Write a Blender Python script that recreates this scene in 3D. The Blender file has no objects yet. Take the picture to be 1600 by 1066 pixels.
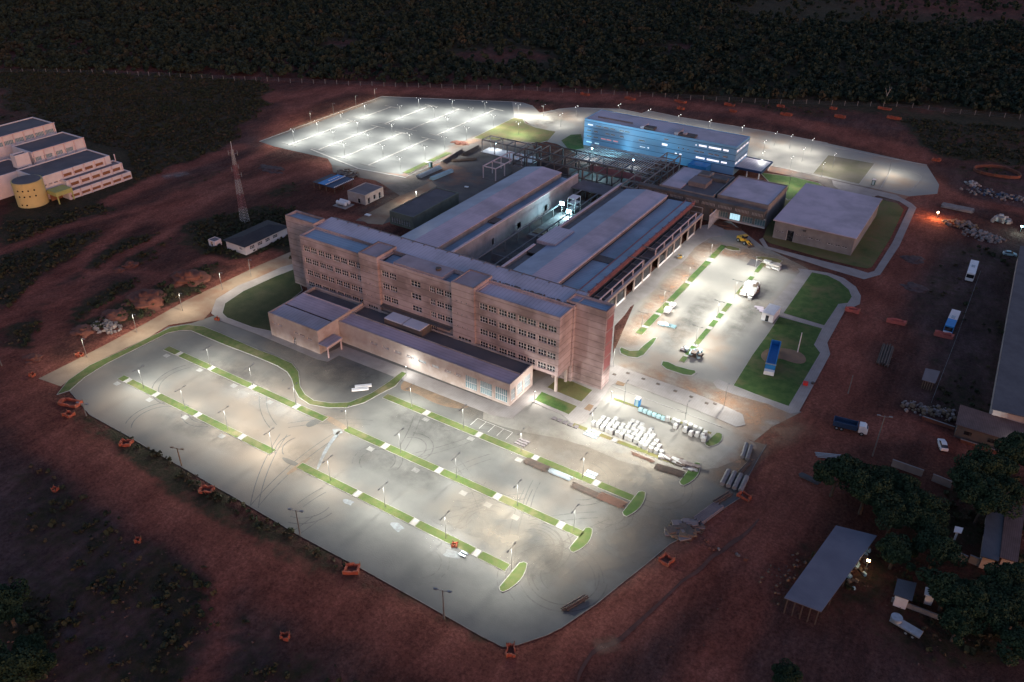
import bpy, math, random
import numpy as np
from mathutils import Matrix, Vector, noise as mnoise
from mathutils.geometry import tessellate_polygon
random.seed(7)
rad = math.radians
S = bpy.context.scene
COL = S.collection

# ------------------------------------------------------------------ camera
F_PX, TH, RO, YAW, H = 1271.158, 0.560586, 0.00768, -0.561774, 120.0
def _w(v):
    x, y, z = v
    c, s = math.cos(TH), math.sin(TH)
    cx, cz, cy = x, y*c - z*s, -(z*c + y*s)
    cr, sr = math.cos(RO), math.sin(RO)
    return (cr*cx - sr*cy, sr*cx + cr*cy, cz)
R = np.array([_w((math.cos(YAW), math.sin(YAW), 0)), _w((-math.sin(YAW), math.cos(YAW), 0)), _w((0, 0, 1))])
cam_d = bpy.data.cameras.new('camera')
cam = bpy.data.objects.new('camera', cam_d)
COL.objects.link(cam)
rx, ru, rb = R @ (1, 0, 0), R @ (0, -1, 0), R @ (0, 0, -1)
cam.matrix_world = Matrix(((rx[0], ru[0], rb[0], 0), (rx[1], ru[1], rb[1], 0), (rx[2], ru[2], rb[2], H), (0, 0, 0, 1)))
cam_d.sensor_width = 36
cam_d.lens = F_PX / 1600 * 36
cam_d.clip_start = 1
cam_d.clip_end = 8000
S.camera = cam

# ------------------------------------------------------------------ sky, sun, exposure
SUN_AZ, SUN_EL = math.atan2(-0.40, 0.92), rad(6)
W = bpy.data.worlds.new('World')
S.world = W
W.use_nodes = True
nt = W.node_tree
nt.nodes.clear()
o = nt.nodes.new('ShaderNodeOutputWorld')
bg = nt.nodes.new('ShaderNodeBackground')
sk = nt.nodes.new('ShaderNodeTexSky')
sk.sky_type = 'NISHITA'
sk.sun_disc = False
sk.sun_elevation = rad(2.0)
sk.sun_rotation = math.pi/2 - SUN_AZ
mx = nt.nodes.new('ShaderNodeMix')
mx.data_type = 'RGBA'
mx.blend_type = 'MULTIPLY'
mx.inputs[0].default_value = 1
mx.inputs[7].default_value = (0.60, 0.64, 1.0, 1)
nt.links.new(sk.outputs[0], mx.inputs[6])
nt.links.new(mx.outputs[2], bg.inputs[0])
bg.inputs[1].default_value = 0.56
nt.links.new(bg.outputs[0], o.inputs[0])
sd = bpy.data.lights.new('sun', 'SUN')
sd.energy = 0.72
sd.angle = rad(25)
sd.color = (1.0, 0.40, 0.38)
so = bpy.data.objects.new('sun', sd)
COL.objects.link(so)
dv = Vector((math.cos(SUN_EL)*math.cos(SUN_AZ), math.cos(SUN_EL)*math.sin(SUN_AZ), math.sin(SUN_EL)))
so.rotation_euler = dv.to_track_quat('Z', 'Y').to_euler()
S.view_settings.view_transform = 'Standard'
S.view_settings.look = 'None'
S.view_settings.exposure = 0
S.view_settings.gamma = 1
S.cycles.use_denoising = True
S.cycles.max_bounces = 4
S.cycles.use_light_tree = True
S.cycles.sample_clamp_indirect = 3

LAMP_W = 3200      # each street lamp head
# ------------------------------------------------------------------ helpers
def G(px, py, h=0.0):
    """ground point (at height h) that the survey picture coordinate px,py stands for"""
    d = R @ ((px-800)/F_PX, (py-533)/F_PX, 1.0)
    t = (H-h) / -d[2]
    return (float(d[0]*t), float(d[1]*t))
def GP(pts, h=0.0): return [G(x, y, h) for x, y in pts]
def cr(ox, oy, s, *pts): return [(ox+a/s, oy+b/s) for a, b in pts]

def tagp(o, label=None, cat=None, group=None, kind=None):
    if label: o['label'] = label
    if cat: o['category'] = cat
    if group: o['group'] = group
    if kind: o['kind'] = kind
    return o
def thing(name, label, cat, loc=(0, 0, 0), rz=0, group=None):
    o = bpy.data.objects.new(name, None)
    COL.objects.link(o)
    o.location = loc
    o.rotation_euler = (0, 0, rz)
    o.empty_display_size = .2
    return tagp(o, label, cat, group)
def kids(o): return [c for c in KID.get(o.name, [])]
KID = {}
def setpar(c, p):
    c.parent = p
    KID.setdefault(p.name, []).append(c)
def copy_tree(o, parent=None):
    c = o.copy()
    COL.objects.link(c)
    if parent: setpar(c, parent)
    for k in kids(o): copy_tree(k, c)
    return c
class Proto:
    """first use hands out the thing itself, later uses copies"""
    def __init__(s, o): s.o, s.used = o, False
    def put(s, loc, rz=0, label=None, group=None, scale=None):
        if s.used: o = copy_tree(s.o)
        else: o, s.used = s.o, True
        o.location = loc
        o.rotation_euler = (0, 0, rz)
        o.scale = (scale,)*3 if scale else (1, 1, 1)
        if label: o['label'] = label
        if group: o['group'] = group
        return o

class MB:
    def __init__(s, *mats): s.v, s.f, s.m, s.mats = [], [], [], list(mats)
    def add(s, v, f, m=0):
        n = len(s.v)
        s.v += [tuple(p) for p in v]
        s.f += [tuple(i+n for i in q) for q in f]
        s.m += [m]*len(f)
        return s
    def quad(s, a, b, c, d, m=0): return s.add([a, b, c, d], [(0, 1, 2, 3)], m)
    def box(s, x0, y0, z0, x1, y1, z1, m=0):
        return s.add([(x0, y0, z0), (x1, y0, z0), (x1, y1, z0), (x0, y1, z0), (x0, y0, z1), (x1, y0, z1), (x1, y1, z1), (x0, y1, z1)],
                     [(0, 3, 2, 1), (4, 5, 6, 7), (0, 1, 5, 4), (1, 2, 6, 5), (2, 3, 7, 6), (3, 0, 4, 7)], m)
    def obox(s, c, d, rz=0, m=0, tilt=0, top=1.0):
        x, y, z = d[0]/2, d[1]/2, d[2]/2
        vs = []
        for k, (i, j, l) in enumerate([(-1, -1, -1), (1, -1, -1), (1, 1, -1), (-1, 1, -1), (-1, -1, 1), (1, -1, 1), (1, 1, 1), (-1, 1, 1)]):
            t = top if l > 0 else 1
            p = Vector((i*x*t, j*y*t, l*z))
            p.rotate(Matrix.Rotation(tilt, 3, 'X'))
            p.rotate(Matrix.Rotation(rz, 3, 'Z'))
            vs.append((p.x+c[0], p.y+c[1], p.z+c[2]))
        return s.add(vs, [(0, 3, 2, 1), (4, 5, 6, 7), (0, 1, 5, 4), (1, 2, 6, 5), (2, 3, 7, 6), (3, 0, 4, 7)], m)
    def tube(s, a, b, r, r2=None, n=8, m=0, caps=True):
        a, b = Vector(a), Vector(b)
        r2 = r if r2 is None else r2
        d = (b-a).normalized()
        u = d.orthogonal().normalized()
        w = d.cross(u)
        vs = [a+(u*math.cos(t)+w*math.sin(t))*r for t in [2*math.pi*i/n for i in range(n)]]
        vs += [b+(u*math.cos(t)+w*math.sin(t))*r2 for t in [2*math.pi*i/n for i in range(n)]]
        fs = [(i, (i+1) % n, n+(i+1) % n, n+i) for i in range(n)]
        if caps: fs += [tuple(range(n))[::-1], tuple(range(n, 2*n))]
        return s.add(vs, fs, m)
    def prism(s, poly, z0, z1, m=0, mside=None):
        if area(poly) < 0: poly = poly[::-1]
        n = len(poly)
        vs = [(x, y, z0) for x, y in poly]+[(x, y, z1) for x, y in poly]
        tri = tessellate_polygon([[Vector((x, y, 0)) for x, y in poly]])
        s.add(vs, [], m)
        b = len(s.v)-2*n
        for t in tri:
            a = area([poly[i] for i in t])
            t = t if a > 0 else t[::-1]
            s.f.append(tuple(b+n+i for i in t)); s.m.append(m)
        for i in range(n):
            s.f.append((b+i, b+(i+1) % n, b+n+(i+1) % n, b+n+i)); s.m.append(m if mside is None else mside)
        return s
    def build(s, name, parent=None, smooth=False):
        me = bpy.data.meshes.new(name)
        vs = s.v
        if parent is not None and parent.parent is None and s.__dict__.get('world', True) and getattr(parent, 'type', '') == 'EMPTY':
            L = parent.location
            vs = [(x-L.x, y-L.y, z-L.z) for x, y, z in vs]
        elif parent is not None and parent.parent is not None:
            L = top(parent).location
            vs = [(x-L.x, y-L.y, z-L.z) for x, y, z in vs]
        me.from_pydata(vs, [], s.f)
        for mt in s.mats: me.materials.append(mt)
        if len(s.mats) > 1: me.polygons.foreach_set('material_index', s.m)
        if smooth: me.polygons.foreach_set('use_smooth', [True]*len(me.polygons))
        me.update()
        o = bpy.data.objects.new(name, me)
        COL.objects.link(o)
        if parent is not None: setpar(o, parent)
        return o
def top(o):
    while o.parent: o = o.parent
    return o
def area(p): return sum(p[i][0]*p[(i+1) % len(p)][1]-p[(i+1) % len(p)][0]*p[i][1] for i in range(len(p)))/2
def smooth_poly(p, it=2):
    for _ in range(it):
        q = []
        for i in range(len(p)):
            a, b = p[i], p[(i+1) % len(p)]
            q += [(a[0]*.75+b[0]*.25, a[1]*.75+b[1]*.25), (a[0]*.25+b[0]*.75, a[1]*.25+b[1]*.75)]
        p = q
    return p
def offset(p, d):
    if area(p) < 0: p = p[::-1]
    out = []
    n = len(p)
    for i in range(n):
        a, b, c = Vector(p[i-1]), Vector(p[i]), Vector(p[(i+1) % n])
        e1, e2 = (b-a), (c-b)
        if e1.length < 1e-6 or e2.length < 1e-6: out.append(p[i]); continue
        e1.normalize(); e2.normalize()
        n1, n2 = Vector((e1.y, -e1.x)), Vector((e2.y, -e2.x))
        k = n1+n2
        if k.length < .3: k = n1
        k.normalize()
        out.append(tuple(b+k*(d/max(.5, k.dot(n1)))))
    return out

# ------------------------------------------------------------------ materials
MAT = {}
def mat(name, c1, c2=None, scale=1.0, rough=.85, metal=0, bump=0, bscale=None, stretch=None, detail=6, lo=.35, hi=.65, emit=None, estr=0, spec=.3,
        c3=None, s3=.05, lo3=.5, hi3=.7, wave=None, coord='Object'):
    if name in MAT: return MAT[name]
    m = bpy.data.materials.new(name)
    MAT[name] = m
    m.use_nodes = True
    t = m.node_tree
    b = t.nodes['Principled BSDF']
    b.inputs['Roughness'].default_value = rough
    b.inputs['Metallic'].default_value = metal
    b.inputs['Specular IOR Level'].default_value = spec
    L = t.links.new
    geo = t.nodes.new('ShaderNodeNewGeometry')
    tc = t.nodes.new('ShaderNodeTexCoord')
    src = geo.outputs['Position'] if coord == 'World' else tc.outputs['Object']
    if stretch:
        mp = t.nodes.new('ShaderNodeMapping')
        mp.inputs['Scale'].default_value = stretch
        L(src, mp.inputs[0]); src = mp.outputs[0]
    def ns(sc, det=detail, r=.6):
        n = t.nodes.new('ShaderNodeTexNoise')
        n.inputs['Scale'].default_value = sc
        n.inputs['Detail'].default_value = det
        n.inputs['Roughness'].default_value = r
        L(src, n.inputs['Vector'])
        return n
    def mr(sock, a, z):
        r = t.nodes.new('ShaderNodeMapRange')
        r.inputs[1].default_value = a; r.inputs[2].default_value = z
        L(sock, r.inputs[0]); return r.outputs[0]
    def mix(f, A, B, blend='MIX'):
        x = t.nodes.new('ShaderNodeMix'); x.data_type = 'RGBA'; x.blend_type = blend
        if isinstance(f, float): x.inputs[0].default_value = f
        else: L(f, x.inputs[0])
        for k, v in ((6, A), (7, B)):
            if isinstance(v, tuple): x.inputs[k].default_value = (*v[:3], 1)
            else: L(v, x.inputs[k])
        return x.outputs[2]
    col = c1
    if c2: col = mix(mr(ns(scale).outputs[0], lo, hi), c1, c2)
    if c3: col = mix(mr(ns(s3, 4).outputs[0], lo3, hi3), col, c3)
    if wave:   # (scale, axis, dark factor, threshold): seams or board joints
        w = t.nodes.new('ShaderNodeTexWave'); w.bands_direction = wave[1]; w.wave_type = 'BANDS'
        w.inputs['Scale'].default_value = wave[0]; w.inputs['Distortion'].default_value = 0
        L(src, w.inputs[0])
        col = mix(mr(w.outputs[1], wave[3], 1.0), col, mix(1.0, col, (wave[2],)*3, 'MULTIPLY') if not isinstance(col, tuple) else tuple(v*wave[2] for v in col[:3]))
    if isinstance(col, tuple): b.inputs['Base Color'].default_value = (*col[:3], 1)
    else: L(col, b.inputs['Base Color'])
    if bump:
        bp = t.nodes.new('ShaderNodeBump'); bp.inputs['Strength'].default_value = bump; bp.inputs['Distance'].default_value = .3
        L(ns(bscale or scale*3).outputs[0], bp.inputs['Height']); L(bp.outputs[0], b.inputs['Normal'])
    if emit:
        b.inputs['Emission Color'].default_value = (*emit, 1); b.inputs['Emission Strength'].default_value = estr
    return m

M_asph = mat('asphalt', (.085, .083, .078), (.15, .145, .13), .05, .9, c3=(.19, .15, .115), s3=.018, lo3=.5, hi3=.68, bump=.15, bscale=4, coord='World')
M_asph2 = mat('dusty_asphalt', (.23, .215, .19), (.28, .26, .225), .07, .9, c3=(.27, .19, .135), s3=.035, lo3=.52, hi3=.7, bump=.15, bscale=3, coord='World')
M_asph3 = mat('far_asphalt', (.11, .11, .105), (.14, .14, .13), .06, .9, coord='World')
M_yard = mat('yard_concrete', (.16, .135, .115), (.10, .08, .07), .09, .92, c3=(.26, .13, .08), s3=.04, lo3=.52, hi3=.64, coord='World')
M_sand = mat('sandy_road', (.30, .22, .15), (.20, .14, .095), .10, .95, c3=(.24, .11, .065), s3=.05, bump=.3, bscale=2, coord='World')
M_pave = mat('pale_pavement', (.30, .27, .25), (.24, .21, .19), .3, .9, wave=(.55, 'X', .8, .97), coord='World')
M_kerb = mat('kerb_concrete', (.34, .32, .29), (.25, .23, .21), .5, .9, coord='World')
M_lawn = mat('lawn_grass', (.034, .080, .016), (.070, .115, .028), .45, .95, c3=(.12, .115, .045), s3=.12, lo3=.50, hi3=.66, bump=.6, bscale=6, coord='World')
M_lawn_dry = mat('dry_lawn', (.10, .12, .035), (.17, .12, .055), .2, .95, c3=(.05, .085, .02), s3=.1, bump=.6, bscale=6, coord='World')
M_strip = mat('strip_grass', (.050, .085, .018), (.095, .10, .036), .6, .95, c3=(.17, .14, .075), s3=.09, lo3=.55, hi3=.7, bump=.5, bscale=8, coord='World')
M_court = mat('bare_court', (.17, .145, .105), (.13, .12, .07), .12, .95, coord='World')
M_conc = mat('pink_concrete', (.38, .290, .275), (.47, .37, .35), .5, .9, c3=(.24, .18, .165), s3=.16, lo3=.46, hi3=.64, bump=.15, bscale=2, stretch=(.6, .6, .9), wave=(.19, 'Z', .66, .93), coord='World')
M_render = mat('pale_render', (.46, .40, .36), (.38, .31, .27), .4, .9, c3=(.30, .23, .19), s3=.15, lo3=.5, hi3=.7, coord='World')
M_grey = mat('grey_concrete', (.24, .225, .21), (.17, .155, .15), .3, .92, coord='World')
M_dark = mat('dark_concrete', (.115, .11, .105), (.07, .068, .066), .25, .92, c3=(.16, .11, .09), s3=.1, coord='World')
M_roof = mat('metal_roof', (.47, .425, .48), (.40, .365, .41), .12, .55, 0, spec=.4, wave=(.30, 'X', .74, .9), c3=(.25, .235, .25), s3=.06, lo3=.45, hi3=.75, coord='World')
M_roofy = mat('metal_roof_lilac', (.50, .41, .46), (.42, .35, .40), .12, .55, 0, spec=.4, wave=(.30, 'Y', .74, .9), c3=(.27, .235, .25), s3=.06, lo3=.45, hi3=.75, coord='World')
M_roofb = mat('bluish_metal_roof', (.23, .31, .39), (.19, .26, .33), .12, .5, 0, spec=.4, wave=(.30, 'Y', .74, .9), c3=(.12, .17, .22), s3=.06, lo3=.45, hi3=.75, coord='World')
M_roofd = mat('dark_flat_roof', (.125, .115, .118), (.085, .08, .085), .2, .9, c3=(.17, .14, .13), s3=.1, coord='World')
M_shade_roof = mat('shade_tinted_metal_roof', (.31, .35, .44), (.26, .295, .375), .12, .5, 0, spec=.4, c3=(.20, .23, .30), s3=.06, lo3=.45, hi3=.75, wave=(.30, 'Y', .74, .9), coord='World')  # pavilion slopes turned from the pink light, shade tint painted into the colour
M_pslab = mat('pink_slab_roof', (.37, .30, .31), (.30, .24, .245), .25, .9, coord='World')
M_slab = mat('rough_slab_roof', (.19, .165, .165), (.14, .12, .12), .2, .9, coord='World')
M_redst = mat('red_primer_steel', (.27, .12, .125), (.21, .095, .10), .6, .6, coord='World')
M_pinkw = mat('light_coping', (.66, .52, .50), (.55, .42, .40), .5, .8, coord='World')
M_blue = mat('blue_cladding', (.20, .42, .62), (.17, .37, .56), .1, .6, c3=(.24, .36, .50), s3=.04, coord='World')
M_navy = mat('navy_band', (.02, .05, .11), None, rough=.6)
M_white = mat('white_paint', (.74, .72, .70), (.62, .60, .58), .6, .8)
M_yel = mat('yellow_render', (.60, .48, .20), (.54, .42, .17), .3, .85, coord='World')
M_green = mat('pale_green_render', (.42, .42, .14), (.36, .37, .13), .3, .85, coord='World')
M_whitew = mat('white_render', (.68, .62, .60), (.58, .53, .51), .3, .85, coord='World')
M_brown = mat('brown_panel', (.26, .12, .06), (.20, .09, .045), .5, .85, coord='World')
M_glass = mat('dark_glass', (.015, .017, .02), (.11, .12, .13), .9, .15, lo=.5, hi=.75, spec=.6, coord='World')
M_glassb = mat('pale_glass', (.22, .34, .36), (.12, .20, .23), 1.5, .2, spec=.6)
M_frame = mat('window_frame', (.72, .68, .66), None, rough=.5)
M_lit = mat('lit_window', (.8, .85, .9), None, emit=(.88, .90, 1.0), estr=1.25)
M_litc = mat('lit_cyan_window', (.5, .8, .9), None, emit=(.5, .85, 1.0), estr=.9)
M_litr = mat('lit_red_window', (.8, .3, .3), None, emit=(1.0, .30, .30), estr=.45)
M_lens = mat('lamp_lens', (.9, .9, .85), None, emit=(1.0, .98, .92), estr=9)
M_lensb = mat('flood_lens', (.9, .9, .9), None, emit=(.45, .9, 1.0), estr=30)
M_lenso = mat('warm_lens', (1, .7, .4), None, emit=(1.0, .62, .32), estr=26)
M_pole = mat('galvanised_pole', (.26, .26, .25), (.20, .20, .19), 2, .45, .6)
M_wood = mat('weathered_wood', (.20, .14, .09), (.13, .09, .06), 2, .9)
M_orange = mat('orange_net', (.38, .095, .048), (.25, .06, .035), 1.2, .8)
M_pink = mat('pink_net', (.45, .12, .10), (.36, .10, .08), 1.2, .8)
M_wrap = mat('white_wrap', (.40, .39, .37), (.30, .29, .275), 1.2, .6)
M_wrapb = mat('bluish_wrap', (.36, .52, .54), (.30, .44, .46), 1.2, .6)
M_steel = mat('rebar_steel', (.085, .07, .06), (.14, .10, .08), 1, .7, .3)
M_stl = mat('light_steel', (.42, .46, .48), (.30, .34, .36), 1, .5, .5)
M_pipe = mat('concrete_pipe', (.24, .23, .22), (.17, .16, .155), .8, .9)
M_rub = mat('tyre_rubber', (.018, .018, .018), None, rough=.9)
M_yell = mat('machine_yellow', (.70, .42, .05), (.6, .35, .05), 1, .5)
M_bluep = mat('blue_plastic', (.03, .22, .50), (.025, .18, .42), 1, .5)
M_deepb = mat('deep_blue_steel', (.03, .06, .12), (.025, .05, .09), 1, .6)
M_red = mat('red_plastic', (.55, .03, .025), None, rough=.6)
M_dirt = mat('dug_earth', (.19, .075, .05), (.13, .05, .035), .35, .98, bump=.8, bscale=1.2, coord='World')
M_rubble = mat('rubble', (.26, .22, .20), (.14, .11, .10), .8, .95)
M_tile = mat('clay_tile_roof', (.15, .095, .085), (.11, .07, .06), .5, .9, wave=(.9, 'X', .7, .6), coord='World')
M_fibre = mat('fibre_roof', (.11, .108, .115), (.08, .078, .085), .3, .85, wave=(1.2, 'X', .82, .7), coord='World')
M_bark = mat('bark', (.10, .075, .055), (.06, .045, .035), 3, .95)
M_leaf = mat('tree_leaves', (.014, .032, .014), (.032, .052, .020), .35, .9, coord='World')
M_leaf2 = mat('wood_leaves', (.013, .026, .017), (.032, .042, .024), .09, .9, c3=(.065, .045, .025), s3=.05, lo3=.55, hi3=.75, coord='World')
M_scrub = mat('scrub_leaves', (.026, .034, .016), (.045, .044, .022), .12, .95, c3=(.03, .04, .018), s3=.04, coord='World')
M_dry = mat('dry_scrub_leaves', (.095, .070, .040), (.055, .045, .026), .12, .95, c3=(.05, .05, .022), s3=.04, coord='World')
M_puddle = mat('wet_mud', (.10, .065, .07), (.15, .11, .12), .2, .35)

# ------------------------------------------------------------------ ground
LOT_OUT = cr(0, 480, 3.5525, (385, 465), (500, 600), (700, 710), (850, 800), (1020, 895), (1200, 1000), (1290, 1050)) + \
    cr(400, 750, 3.3725, (240, 300), (560, 470), (900, 660), (1180, 820), (1300, 880)) + \
    cr(800, 750, 3.3725, (30, 870), (180, 820), (260, 780), (450, 650), (610, 520), (700, 450), (830, 340), (960, 270), (1100, 160), (1210, 90)) + \
    cr(1100, 640, 6.664, (440, 740), (560, 520), (650, 370), (470, 320), (550, 150))
INNER = cr(0, 480, 3.5525, (385, 465), (470, 390), (600, 310), (830, 195), (930, 145), (1000, 130), (1060, 130), (1130, 160), (1250, 210), (1421, 275)) + \
    cr(400, 500, 3.5525, (120, 255), (175, 290), (200, 330), (215, 385), (240, 430), (300, 470), (400, 488), (500, 488), (600, 460), (690, 410), (770, 370), (835, 298))
OUTER = cr(0, 480, 3.5525, (320, 485), (380, 410), (500, 325), (700, 235), (830, 170), (950, 115), (1040, 100), (1130, 110), (1230, 150), (1421, 235)) + \
    cr(400, 500, 3.5525, (100, 200), (200, 245), (235, 290), (243, 370), (270, 415), (320, 450), (420, 465), (520, 460), (640, 410), (740, 345), (810, 290))

# (polyline in survey coordinates, half width m) of worn dirt tracks; scrub everywhere outside the works
TRACKS = [([(0, 505), (60, 455), (110, 412), (150, 385), (200, 350), (260, 318), (330, 285), (430, 225)], 4.5), ([(0, 395), (60, 370), (110, 352), (170, 338), (230, 322)], 2.2),
          ([(40, 570), (80, 510), (95, 470), (130, 435), (180, 405), (240, 378), (275, 350), (300, 330)], 3.0), ([(140, 490), (200, 455), (250, 432), (290, 418), (330, 400), (360, 408), (400, 415)], 2.2), ([(130, 420), (190, 420), (240, 430), (270, 445)], 2.0),
          ([(60, 590), (50, 540), (70, 480), (100, 450)], 3), ([(0, 612), (60, 650), (110, 700), (150, 730), (300, 820), (450, 905), (620, 985), (760, 1060)], 6),
          ([(0, 560), (60, 600)], 6), ([(760, 1070), (850, 1030), (960, 960), (1080, 880), (1180, 800), (1230, 720)], 7),
          ([(1230, 720), (1270, 640), (1330, 520), (1400, 420), (1440, 330), (1445, 290)], 10), ([(1100, 1066), (1180, 900), (1260, 760)], 5),
          ([(430, 150), (560, 138), (800, 147), (1000, 155), (1200, 180), (1300, 205), (1440, 245)], 9), ([(430, 215), (470, 160), (520, 145)], 8),
          ([(1440, 290), (1500, 310), (1600, 330)], 5), ([(1300, 680), (1420, 660), (1500, 690), (1600, 720)], 5), ([(60, 590), (125, 570), (210, 520), (330, 460), (420, 400)], 5),
          ([(270, 335), (330, 300), (400, 290), (470, 260), (520, 275), (560, 300)], 9), ([(480, 340), (560, 345), (640, 340)], 6), ([(170, 315), (230, 290), (280, 262), (370, 232)], 5), ([(320, 820), (350, 900), (340, 1000), (330, 1066)], 3)]
SCRUB = [([(0, 105), (200, 112), (400, 122), (430, 150), (405, 175), (345, 235), (250, 285), (205, 310), (130, 335), (0, 385)], 1.0),
         ([(0, 400), (120, 360), (205, 378), (120, 430), (60, 480), (0, 500)], .9), ([(130, 372), (240, 362), (255, 380), (215, 415), (150, 425), (110, 440)], .75),
         ([(90, 470), (180, 440), (250, 435), (330, 440), (260, 475), (180, 505), (110, 530)], .8), ([(0, 515), (50, 480), (60, 500), (30, 560), (0, 585)], 1.0), ([(0, 440), (60, 440), (90, 430), (60, 470), (0, 500)], .8),
         ([(110, 645), (180, 680), (280, 735), (360, 780), (470, 845), (560, 892), (660, 950), (790, 1018), (770, 1040), (640, 985), (480, 905), (330, 820), (200, 750), (130, 700)], 1.15),
         ([(0, 700), (140, 760), (260, 830), (400, 930), (470, 1000), (600, 1066), (0, 1066)], .5), ([(0, 920), (60, 925), (95, 960), (90, 1010), (60, 1066), (0, 1066)], 1),
         ([(1400, 178), (1600, 182), (1600, 262), (1500, 250), (1440, 225)], .9), ([(1500, 265), (1600, 265), (1600, 300), (1520, 290)], .6),
         ([(1400, 380), (1600, 390), (1600, 650), (1480, 660), (1440, 560), (1400, 480)], .45), ([(1230, 870), (1600, 700), (1600, 1066), (1400, 1066), (1250, 980)], .6),
         ([(270, 385), (285, 352), (340, 338), (400, 325), (460, 330), (450, 410), (360, 405)], 1.0), ([(255, 300), (330, 262), (360, 268), (300, 300)], .45), ([(395, 290), (440, 282), (470, 300), (430, 312)], .6), ([(300, 405), (345, 410), (350, 430), (310, 440), (290, 425)], .8), ([(600, 142), (950, 150), (1450, 180), (1450, 190), (900, 165), (600, 148)], .4),
         ([(1180, 870), (1240, 850), (1230, 950), (1160, 970)], .8)]
def seg_dist(P, a, b):
    ab = np.subtract(b, a)
    t = np.clip(((P-a) @ ab)/max(ab @ ab, 1e-9), 0, 1)
    return np.linalg.norm(P-(np.array(a)+t[:, None]*ab), axis=1)
def inside(P, poly):
    x, y = P[:, 0], P[:, 1]
    r = np.zeros(len(P), bool)
    for i in range(len(poly)):
        (x1, y1), (x2, y2) = poly[i-1], poly[i]
        if y1 == y2: continue
        r ^= ((y1 > y) != (y2 > y)) & (x < (x2-x1)*(y-y1)/(y2-y1)+x1)
    return r
def polydist(P, poly): return np.min([seg_dist(P, poly[i-1], poly[i]) for i in range(len(poly))], axis=0)
gx = np.concatenate([[-6000, -3000, -1500, -900], np.arange(-620, 121, 2.6), [250, 700, 2000, 6000]])
gy = np.concatenate([[-3000, -900, -300], np.arange(-30, 561, 2.6), [650, 800, 1200, 2500, 8000]])
X, Yg = np.meshgrid(gx, gy)
P = np.stack([X.ravel(), Yg.ravel()], 1)
def vnoise(P, s, seed=0):
    rng = np.random.RandomState(seed)
    T = rng.rand(256, 256)
    q = P/s
    i = np.floor(q).astype(int); f = q-i
    f = f*f*(3-2*f)
    g = lambda a, b: T[(i[:, 0]+a) % 256, (i[:, 1]+b) % 256]
    return (g(0, 0)*(1-f[:, 0])+g(1, 0)*f[:, 0])*(1-f[:, 1])+(g(0, 1)*(1-f[:, 0])+g(1, 1)*f[:, 0])*f[:, 1]
def fbm(P, s, seed=0): return sum(vnoise(P, s/2**k, seed+k)*.5**k for k in range(4))/1.875
scr = np.zeros(len(P))
jit = np.stack([fbm(P, 14, 5)-.5, fbm(P, 14, 15)-.5], 1)*16
PJ = P+jit
for poly, v in SCRUB:
    w = GP(poly)
    d = polydist(PJ, w)
    d = np.where(inside(PJ, w), d, -d)
    scr = np.maximum(scr, np.clip((d+3)/6, 0, 1)*v)
CLR = [((790, 88), (85, 15)), ((1440, 14), (300, 26)), ((540, 70), (26, 9)), ((1060, 75), (30, 7))]
cP = (np.column_stack([P+jit, np.zeros(len(P))])-[0, 0, H]) @ R
with np.errstate(all='ignore'): pu, pv = 800+F_PX*cP[:, 0]/cP[:, 2], 533+F_PX*cP[:, 1]/cP[:, 2]
clrm = np.max([np.clip(1.3-((pu-a[0])/b[0])**2-((pv-a[1])/b[1])**2, 0, 1) for a, b in CLR], axis=0)*(cP[:, 2] > 0)
far = np.clip((P[:, 1]-(0.22*P[:, 0]+447))/15, 0, 1)           # the plain beyond the boundary fence
scr = np.maximum(scr, far*(1-.85*clrm))
scr *= np.clip(-.15+1.0*fbm(P, 11, 31)+1.0*fbm(P*[1, 2.2], 45, 131), .1, 1.2)
trk = np.zeros(len(P)); rut = np.full(len(P), 50.)
for pl, hw in TRACKS:
    w = GP(pl)
    d = np.min([seg_dist(P+jit*.35, w[i], w[i+1]) for i in range(len(w)-1)], axis=0)
    trk = np.maximum(trk, np.clip(1-(d-hw*.6)/(hw*.7), 0, 1)); rut = np.minimum(rut, d)
scr *= 1-.9*trk
scr = np.clip(scr, 0, 1)
SITE = GP([(60, 590), (230, 480), (330, 430), (440, 390), (470, 330), (480, 300), (520, 275), (405, 222), (597, 148), (800, 155), (1060, 178), (1300, 218), (1480, 260), (1475, 320), (1430, 360), (1400, 420), (1360, 520),
           (1270, 650), (1200, 760), (1100, 850), (940, 970), (820, 1030), (760, 1020), (400, 830), (120, 660)])
ds = polydist(P, SITE)
ds = np.where(inside(P, SITE), -ds, ds)
BLD_KEEP = [GP(q) for q in ([(0, 200), (210, 240), (230, 290), (60, 340), (0, 345)], [(340, 400), (350, 360), (470, 330), (460, 380), (390, 405)], [(1215, 850), (1420, 700), (1600, 640), (1600, 1000), (1250, 1000)],
                            [(1420, 380), (1600, 380), (1600, 700), (1290, 720), (1290, 650)])]
bump = np.clip((ds-2)/20, 0, 1)
for q in BLD_KEEP:
    d = polydist(P, q); bump *= np.where(inside(P, q), 0, np.clip(d/15, 0, 1))
Z = bump*((fbm(P, 30, 71)-.5)*2.2+(fbm(P, 7, 77)-.5)*.9)*np.where(P[:, 1] > 520, .2, 1)
Z -= .0
def hgt(x, y):
    i = int(np.clip(np.searchsorted(gx, x)-1, 0, len(gx)-2)); j = int(np.clip(np.searchsorted(gy, y)-1, 0, len(gy)-2))
    u = (x-gx[i])/(gx[i+1]-gx[i]); v = (y-gy[j])/(gy[j+1]-gy[j]); n = len(gx)
    return float((Z[j*n+i]*(1-u)+Z[j*n+i+1]*u)*(1-v)+(Z[(j+1)*n+i]*(1-u)+Z[(j+1)*n+i+1]*u)*v)
me = bpy.data.meshes.new('ground')
nx, ny = len(gx), len(gy)
idx = np.arange(nx*ny).reshape(ny, nx)
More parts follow.
